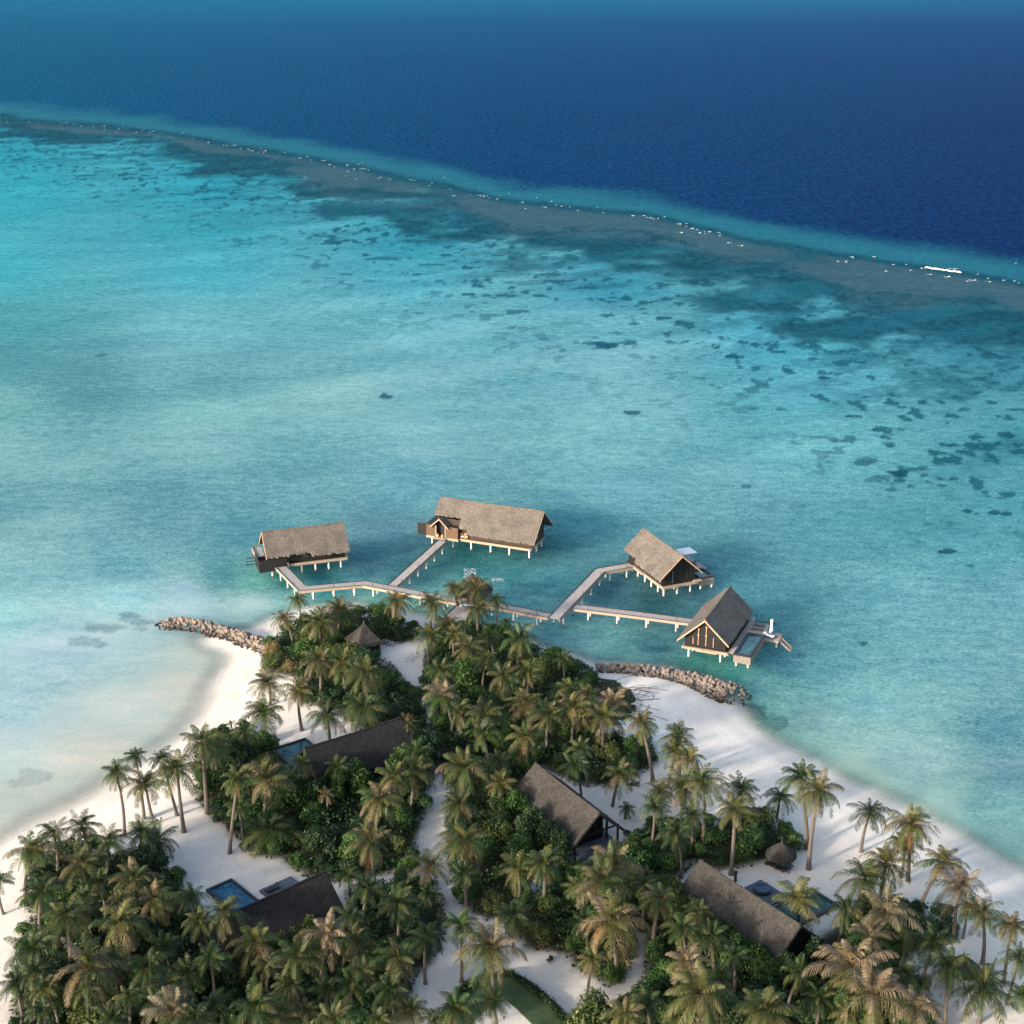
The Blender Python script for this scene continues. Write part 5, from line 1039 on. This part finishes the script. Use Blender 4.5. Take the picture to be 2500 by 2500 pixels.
# ================================================================== SHRUBS
SC = {'green': ((.024, .068, .015), (.062, .145, .032), (.17, .27, .06)), 'dark': ((.012, .038, .014), (.030, .078, .026), (.08, .15, .05)), 'yellow': ((.04, .07, .015), (.11, .15, .04), (.25, .26, .09)), 'straw': ((.15, .11, .05), (.28, .21, .10), (.36, .30, .14)), 'grey': ((.03, .05, .025), (.07, .09, .05), (.17, .17, .12))}
def shrub_mesh(seed, kind, dens=1.0):
    r = np.random.default_rng(seed); c0, c1, c2 = [np.array(c) for c in SC[kind]]
    K = r.integers(11, 16); cen = []; rad = []
    for i in range(K):
        a = r.uniform(0, 2 * np.pi); q = r.uniform(0, 1) ** .6 * .62; cen.append((q * np.cos(a), q * np.sin(a), r.uniform(.35, .95) * (1 - .5 * q))); rad.append(r.uniform(.24, .42))
    V = []; Cc = []; Fq = []; n_each = int(330 * dens)
    for (cx2, cy2, cz2), rr in zip(cen, rad):
        tint = r.uniform(-.3, .5)
        n = n_each; u = r.normal(size=(n, 3)); u /= np.linalg.norm(u, axis=1)[:, None]; u[:, 2] = np.where(u[:, 2] < -.3, -u[:, 2], u[:, 2])
        lump = 1 + .22 * np.sin(u[:, 0] * 7 + cx2 * 9) * np.sin(u[:, 1] * 6 + cy2 * 5) * np.cos(u[:, 2] * 5)
        p = np.array([cx2, cy2, cz2]) + u * (rr * lump * r.uniform(.72, 1.04, n))[:, None]
        p[:, 2] = np.maximum(p[:, 2], .03)
        sz = r.uniform(.022, .046, n)[:, None]
        nrm = u + r.normal(size=(n, 3)) * .55; nrm /= np.linalg.norm(nrm, axis=1)[:, None]
        a1 = np.cross(nrm, r.normal(size=(n, 3))); a1 /= np.linalg.norm(a1, axis=1)[:, None]; a2 = np.cross(nrm, a1)
        q = np.stack([p - a1 * sz * 1.3, p + a2 * sz * .75, p + a1 * sz * 1.3, p - a2 * sz * .75], 1).reshape(-1, 3)
        t = np.clip(r.uniform(0, 1, n) * .8 + tint, 0, 1)[:, None]; col_ = c0 * (1 - t) + c1 * t; hi = (r.random(n) < .10)[:, None]; col_ = np.where(hi, c2, col_)
        o = len(V) * 1
        V.append(q); Cc.append(np.repeat(col_, 4, 0))
    V = np.concatenate(V); Cc = np.concatenate(Cc); Fq = np.arange(len(V)).reshape(-1, 4)
    return npmesh('foliage', V, Fq, M['leaf'], Cc)
SHR = {k: [shrub_mesh(100 + 10 * j + i, k) for i in range(n)] for j, (k, n) in enumerate((('green', 4), ('dark', 4), ('yellow', 3), ('straw', 2), ('grey', 2)))}
def stem_mesh(seed):
    r = random.Random(seed); mb = MB(); mb.tube([(0, 0, -.1), (.02, .0, .25)], [.04, .03], 6)
    for i in range(6): a = r.uniform(0, 6.28); mb.tube([(0, 0, .08), (.2 * math.cos(a), .2 * math.sin(a), .35), (.42 * math.cos(a), .42 * math.sin(a), .62)], [.022, .015, .006], 5)
    return mb.mesh('stems', M['wood_branch'])
STEM = [stem_mesh(i) for i in range(3)]
SLOOK = {'green': 'rounded bright green shrub', 'dark': 'dense dark green shrub', 'yellow': 'yellow-green leafy shrub', 'straw': 'straw-coloured shrub', 'grey': 'grey-green twiggy shrub'}
def near_villa(X0, Y0, pad):
    for v, hx_, hy_ in VILLAS_XY:
        c2, s2 = math.cos(v.rotation_euler.z), math.sin(v.rotation_euler.z); dx, dy = X0 - v.location.x, Y0 - v.location.y
        lx, ly = dx * c2 + dy * s2, -dx * s2 + dy * c2
        if abs(lx) < hx_ + pad and -hy_ + .6 - pad < ly < (hy_ + pad): return True
        if v is not V2 and -9 < lx < 9 and 0 < ly < 16.2 and v is not V1: return True
        if v is V1 and -8.5 < lx < -.5 and 0 < ly < 15: return True
    if math.hypot(X0 - hx, Y0 - hy) < 4.3: return True
    return False
cand = []
rs = random.Random(11)
for p in VEG:
    xs_ = [q[0] for q in p]; ys_ = [q[1] for q in p]
    for _ in range(9000):
        X0 = rs.uniform(min(xs_), max(xs_)); Y0 = rs.uniform(max(96, min(ys_)), max(ys_))
        if not inpoly([X0], [Y0], p)[0]: continue
        e = polydist([X0], [Y0], p)[0]; big = e > 2.6
        rr = (rs.uniform(2.5, 3.9) if _ < 3500 else rs.uniform(1.5, 2.2)) if big else rs.uniform(1.4, 2.3)
        if e < rr * .42: continue
        if near_villa(X0, Y0, rr * .75): continue
        gap = 0.80
        if any((X0 - a) ** 2 + (Y0 - c_) ** 2 < ((rr + r2) * gap) ** 2 for a, c_, r2 in cand): continue
        cand.append((X0, Y0, rr))
cand.sort(key=lambda q: -q[2] / math.hypot(q[1], 120))
print('shrub candidates', len(cand))
def shrub_kind(x, y):
    if x < 720 and 1500 < y < 1660: return rs.choice(['straw', 'yellow', 'straw'])  # straw and yellow leaf colours beside the left breakwater
    if 560 < x < 980 and 1880 < y < 2100: return rs.choice(['yellow', 'green', 'green', 'dark'])
    if 1540 < x < 1760 and 2190 < y < 2420: return rs.choice(['yellow', 'yellow', 'green', 'grey'])
    if 1740 < x < 1990 and 2260 < y: return rs.choice(['grey', 'dark', 'dark'])
    if 1480 < x < 1760 and 1960 < y < 2160: return rs.choice(['green', 'green', 'yellow', 'dark'])
    if x < 560 and y > 2100: return rs.choice(['dark', 'dark', 'green'])
    return rs.choice(['green', 'green', 'dark', 'dark', 'yellow']) if rs.random() < .8 else 'green'
slabels = []
EXTRA = [(1341, 2330, .62, 'dark'), (1050 + 400, 2535, 4.2, 'yellow'), (250, 2520, 4.0, 'yellow'), (400, 2440, 3.2, 'yellow'), (1550, 2500, 3.4, 'yellow')]
FRONT = []
for v, xs0 in ((V1, (-9.5, -6.5, -3.0, 3.6, 6.8, 9.5)), (V2, (-10.5, -7.6, -4.8, 0.5, 3.2, 6.0)), (V3, (-10.2, -7.4, -4.6, -1.8, 1.0, 3.8, 6.6, 9.6)), (V4, (-9.6, -6.8, -4.2, -1.6, 0.8))):
    for k_, lx in enumerate(xs0):
        q = local_pt(v, lx, -5.5 + rs.uniform(-.4, .4)); FRONT.append((q[0], q[1], rs.uniform(2.3, 2.8), 'yellow' if (v is V3 and k_ < 5) or (v is V4 and k_ > 1) else ('green' if rs.random() < .6 else 'dark')))
for lx, ly in ((11.0, -3.2), (10.9, 1.6)):
    q = local_pt(V3, lx, ly); FRONT.append((q[0], q[1], 2.5, 'dark'))
cand = [c3 for c3 in cand if all((c3[0] - f3[0]) ** 2 + (c3[1] - f3[1]) ** 2 > 2.4 ** 2 for f3 in FRONT)]
allsh = [(X0, Y0, rr, None) for X0, Y0, rr in cand[:296 - len(FRONT)]] + FRONT + [(*at(x, y, 2), rr, k) for x, y, rr, k in EXTRA]
for X0, Y0, rr, k in allsh:
    x, y = px_of(X0, Y0, 2.0); k = k or shrub_kind(x, y)
    h = rr * rs.uniform(.95, 1.35)
    if (X0, Y0, rr, k) in FRONT: h = rr * 2.0
    t = thing('leafy_shrub', SLOOK[k], 'shrub', (X0, Y0, GZ(X0, Y0)), rs.uniform(0, 6.28), 'shrubs of the island thicket')
    c_ = bpy.data.objects.new('foliage', rs.choice(SHR[k])); COL.objects.link(c_); c_.parent = t; c_.scale = (rr * 1.12, rr * 1.12, h)
    q = bpy.data.objects.new('stems', rs.choice(STEM)); COL.objects.link(q); q.parent = t; q.scale = (rr, rr, h)
    slabels.append((t, SLOOK[k], x, y))
rest = cand[296 - len(FRONT):]
print('rest', len(rest))
if rest:
    Vs, Cs = [], []
    for X0, Y0, rr in rest:
        me = rs.choice(SHR[rs.choice(['green', 'dark', 'dark'])]); n = len(me.vertices); co = np.empty(n * 3, np.float32); me.vertices.foreach_get('co', co); co = co.reshape(-1, 3); cl_ = np.empty(n * 4, np.float32); me.color_attributes['Col'].data.foreach_get('color', cl_)
        a = rs.uniform(0, 6.28); c2, s2 = math.cos(a), math.sin(a); x2 = co[:, 0] * c2 - co[:, 1] * s2; y2 = co[:, 0] * s2 + co[:, 1] * c2
        Vs.append(np.stack([X0 + x2 * rr * 1.12, Y0 + y2 * rr * 1.12, GZ(X0, Y0) + co[:, 2] * rr * 1.15], 1)); Cs.append(cl_.reshape(-1, 4))
    Vs = np.concatenate(Vs); tag(link('thicket', npmesh('thicket', Vs, np.arange(len(Vs)).reshape(-1, 4), M['leaf'], np.concatenate(Cs))), 'smaller shrubs grown together between the larger ones', 'thicket', kind='stuff')
label_all(label_list); label_all(slabels)
# undergrowth: everything lower and smaller, uncountable
def leaf_field(name, label, pts, kinds, sz, hfun, cat='undergrowth'):
    n = len(pts); r = rng; p = np.array(pts)
    k = r.integers(0, len(kinds), n); c0 = np.array([SC[q][0] for q in kinds])[k]; c1 = np.array([SC[q][1] for q in kinds])[k]; t = r.random(n)[:, None]; col_ = c0 * (1 - t) + c1 * t
    nrm = r.normal(size=(n, 3)) * .6 + np.array([0, 0, 1.0]); nrm /= np.linalg.norm(nrm, axis=1)[:, None]
    a1 = np.cross(nrm, r.normal(size=(n, 3))); a1 /= np.linalg.norm(a1, axis=1)[:, None]; a2 = np.cross(nrm, a1); s = r.uniform(sz[0], sz[1], n)[:, None]
    V = np.stack([p - a1 * s * 1.3, p + a2 * s * .8, p + a1 * s * 1.3, p - a2 * s * .8], 1).reshape(-1, 3)
    tag(link(name, npmesh(name, V, np.arange(len(V)).reshape(-1, 4), M['leaf'], np.repeat(col_, 4, 0))), label, cat, kind='stuff')
P = []
for p in VEG:
    xs_ = [q[0] for q in p]; ys_ = [q[1] for q in p]; A_ = (max(xs_) - min(xs_)) * (max(ys_) - min(ys_)); n = int(A_ * 9)
    x = rng.uniform(min(xs_), max(xs_), n); y = rng.uniform(max(96, min(ys_)), max(ys_), n)
    dist = polydist(x, y, p) + (fbm(x * .6, y * .6, 77) - .5) * 1.2 + .3; k = inpoly(x, y, p) & (dist > .1); x, y, dist = x[k], y[k], dist[k]
    hh = np.clip(dist * 1.1, .3, 2.3) * (.45 + .9 * fbm(x * .7, y * .7, 78, 3)); z = 1.0 + hh * rng.random(len(x)) ** .4
    P.append(np.stack([x, y, z], 1))
P = np.concatenate(P); keep = np.array([not near_villa(a, c_, -.6) for a, c_ in P[:, :2]]); P = P[keep]; print('undergrowth', len(P))
leaf_field('undergrowth', 'low tangled undergrowth filling the thickets between the shrubs', P, ['dark', 'dark', 'green'], (.10, .22), None)
# beach creeper
poly = [at(x, y, 1.1) for x, y in ((1435, 1640), (1500, 1652), (1540, 1680), (1556, 1708), (1550, 1740), (1515, 1768), (1478, 1770), (1455, 1700))]
xs_ = [q[0] for q in poly]; ys_ = [q[1] for q in poly]; x = rng.uniform(min(xs_), max(xs_), 16000); y = rng.uniform(min(ys_), max(ys_), 16000)
dist = polydist(x, y, poly) + (fbm(x * .5, y * .5, 91) - .5) * 2.2; k = inpoly(x, y, poly) & (dist > 0) & (fbm(x * .8, y * .8, 92) > .36); x, y, dist = x[k], y[k], dist[k]
leaf_field('beach_creeper', 'low green-brown creeper spreading over the sand behind the right breakwater', np.stack([x, y, 1.05 + np.clip(dist * .2, .05, .7) * rng.random(len(x)) + (ground_z(x, y)[0] - 1.05)], 1), ['grey', 'green', 'dark', 'straw'], (.07, .15), None, 'creeper')
mb = MB(); rr_ = random.Random(2)
for i in range(26):
    x0, y0 = at(rr_.uniform(1495, 1548), rr_.uniform(1655, 1755), 1.0); a = rr_.uniform(-1.2, .9); pts = []
    for s in range(9):
        pts.append((x0, y0, GZ(x0, y0) + .04)); a += rr_.uniform(-.45, .45); x0 += math.cos(a) * .8; y0 += math.sin(a) * .8
    mb.tube(pts, .035, 4)
tag(mb.build('creeper_runners', M['wood_branch']), 'thin bare creeper runners reaching over the beach sand', 'creeper', kind='stuff')
# hedge round the lawn
HP = [at(x, y, 1.6) for x, y in ((1062, 2560), (1082, 2490), (1105, 2440), (1142, 2402), (1195, 2380), (1248, 2378), (1302, 2412), (1347, 2450), (1394, 2505), (1425, 2560))]
P = []
for i in range(len(HP) - 1):
    a, c_ = np.array(HP[i]), np.array(HP[i + 1]); L = np.linalg.norm(c_ - a); n = int(L * 520); f = rng.random(n)[:, None]; q = a + (c_ - a) * f + rng.normal(size=(n, 2)) * .22
    P.append(np.concatenate([q, 1.1 + .85 * rng.random((n, 1)) ** .5], 1))
r0 = np.concatenate(P); n = len(r0); t_ = rng.random(n)[:, None]; col_ = np.array(SC['dark'][0]) * (1 - t_) + np.array(SC['dark'][1]) * t_
nrm = rng.normal(size=(n, 3)); nrm /= np.linalg.norm(nrm, axis=1)[:, None]; a1 = np.cross(nrm, rng.normal(size=(n, 3))); a1 /= np.linalg.norm(a1, axis=1)[:, None]; a2 = np.cross(nrm, a1); s_ = rng.uniform(.05, .11, n)[:, None]
V = np.stack([r0 - a1 * s_ * 1.2, r0 + a2 * s_, r0 + a1 * s_ * 1.2, r0 - a2 * s_], 1).reshape(-1, 3)
tag(link('clipped_hedge', npmesh('clipped_hedge', V, np.arange(len(V)).reshape(-1, 4), M['leaf'], np.repeat(col_, 4, 0))), 'low dark hedge curving along the outer edge of the lawn', 'hedge')

# ================================================================== BREAKWATERS
def rock_mesh(seed):
    bm = bmesh.new(); bmesh.ops.create_icosphere(bm, subdivisions=2, radius=1.0); r = random.Random(seed)
    pl = [(Vector((r.gauss(0, 1), r.gauss(0, 1), r.gauss(0, 1))).normalized(), r.uniform(.55, .85)) for _ in range(9)]
    for v in bm.verts:
        for nrm, dd_ in pl:
            k = v.co.dot(nrm) - dd_
            if k > 0: v.co -= nrm * k
        v.co *= 1 + r.uniform(-.035, .035)
    me = bpy.data.meshes.new('boulder'); bm.to_mesh(me); bm.free(); me.materials.append(M['rock']); return me
import bmesh
ROCK = [rock_mesh(i) for i in range(12)]
def breakwater(side, line, label, group, n_ind, seed):
    r = random.Random(seed); pts = [(at(x, y, 0.4), w, h) for x, y, w, h in line]; L = []; tot = 0
    for i in range(len(pts) - 1): tot += math.dist(pts[i][0], pts[i + 1][0])
    rocks = []
    for i in range(len(pts) - 1):
        (a, w0, h0), (c_, w1, h1) = pts[i], pts[i + 1]; l = math.dist(a, c_); dx, dy = (c_[0] - a[0]) / l, (c_[1] - a[1]) / l
        n = int(l * (w0 + w1) * 6.0)
        for _ in range(n):
            f = r.random(); w = w0 + (w1 - w0) * f; h = h0 + (h1 - h0) * f; u = r.uniform(-1, 1); s = r.choice([.26, .32, .38, .46, .58]) * r.uniform(.7, .92) * (1.15 if abs(u) < .6 else .9)
            if i == len(pts) - 2: pass
            x = a[0] + (c_[0] - a[0]) * f - dy * u * w; y = a[1] + (c_[1] - a[1]) * f + dx * u * w
            z = h * (1 - abs(u) ** 1.7) * r.uniform(.75, 1.0) - .1
            rocks.append((x, y, z, s))
    (e, w, h) = pts[-1]
    for _ in range(int(w * w * 6.0)):
        a = r.uniform(0, 6.28); q = math.sqrt(r.random()); x, y = e[0] + math.cos(a) * q * w, e[1] + math.sin(a) * q * w; rocks.append((x, y, h * (1 - q ** 1.7) * r.uniform(.75, 1) - .1, r.uniform(.24, .5)))
    # visible ones first: the higher and the larger
    yr = rocks[0][1]; rocks.sort(key=lambda q: -(q[3] + .22 * q[2] - .02 * (q[1] - yr)))
    for (x, y, z, s) in rocks[:n_ind]:
        o = bpy.data.objects.new('boulder', r.choice(ROCK)); COL.objects.link(o); o.location = (x, y, z); o.scale = (s * r.uniform(.85, 1.3), s * r.uniform(.85, 1.2), s * r.uniform(.6, .9)); o.rotation_euler = (r.uniform(0, 6), r.uniform(0, 6), r.uniform(0, 6)); tag(o, label, 'boulder', group)
    mb = MB()
    for (x, y, z, s) in rocks[n_ind:]:
        me = r.choice(ROCK); mat = Matrix.Translation((x, y, z)) @ Matrix.Rotation(r.uniform(0, 6), 4, Vector((r.random(), r.random(), r.random() + .1)).normalized()) @ Matrix.Diagonal((s * 1.1, s, s * .8, 1)); mb.add([tuple(mat @ v.co) for v in me.vertices], [tuple(p.vertices) for p in me.polygons])
    tag(mb.build('rock_rubble', M['rock']), 'smaller rocks packed between the boulders of the %s breakwater' % side, 'rubble', kind='stuff')
    print(side, len(rocks))
breakwater('left', [(668, 1592, 2.6, 1.5), (640, 1575, 2.5, 1.6), (600, 1562, 2.2, 1.6), (560, 1547, 2.0, 1.5), (520, 1536, 2.0, 1.5), (480, 1527, 2.0, 1.5), (440, 1521, 2.2, 1.4), (410, 1522, 2.3, 1.2)], 'sunlit tan boulder piled in the left breakwater', 'boulders of the left breakwater', 150, 3)
breakwater('right', [(1455, 1632, 1.1, 1.3), (1500, 1634, 1.5, 1.5), (1560, 1640, 1.7, 1.6), (1610, 1643, 1.7, 1.6), (1665, 1655, 2.0, 1.7), (1710, 1668, 2.5, 1.9), (1750, 1683, 3.2, 2.1), (1785, 1692, 3.5, 1.9)], 'pale grey-pink boulder piled in the right breakwater', 'boulders of the right breakwater', 150, 4)
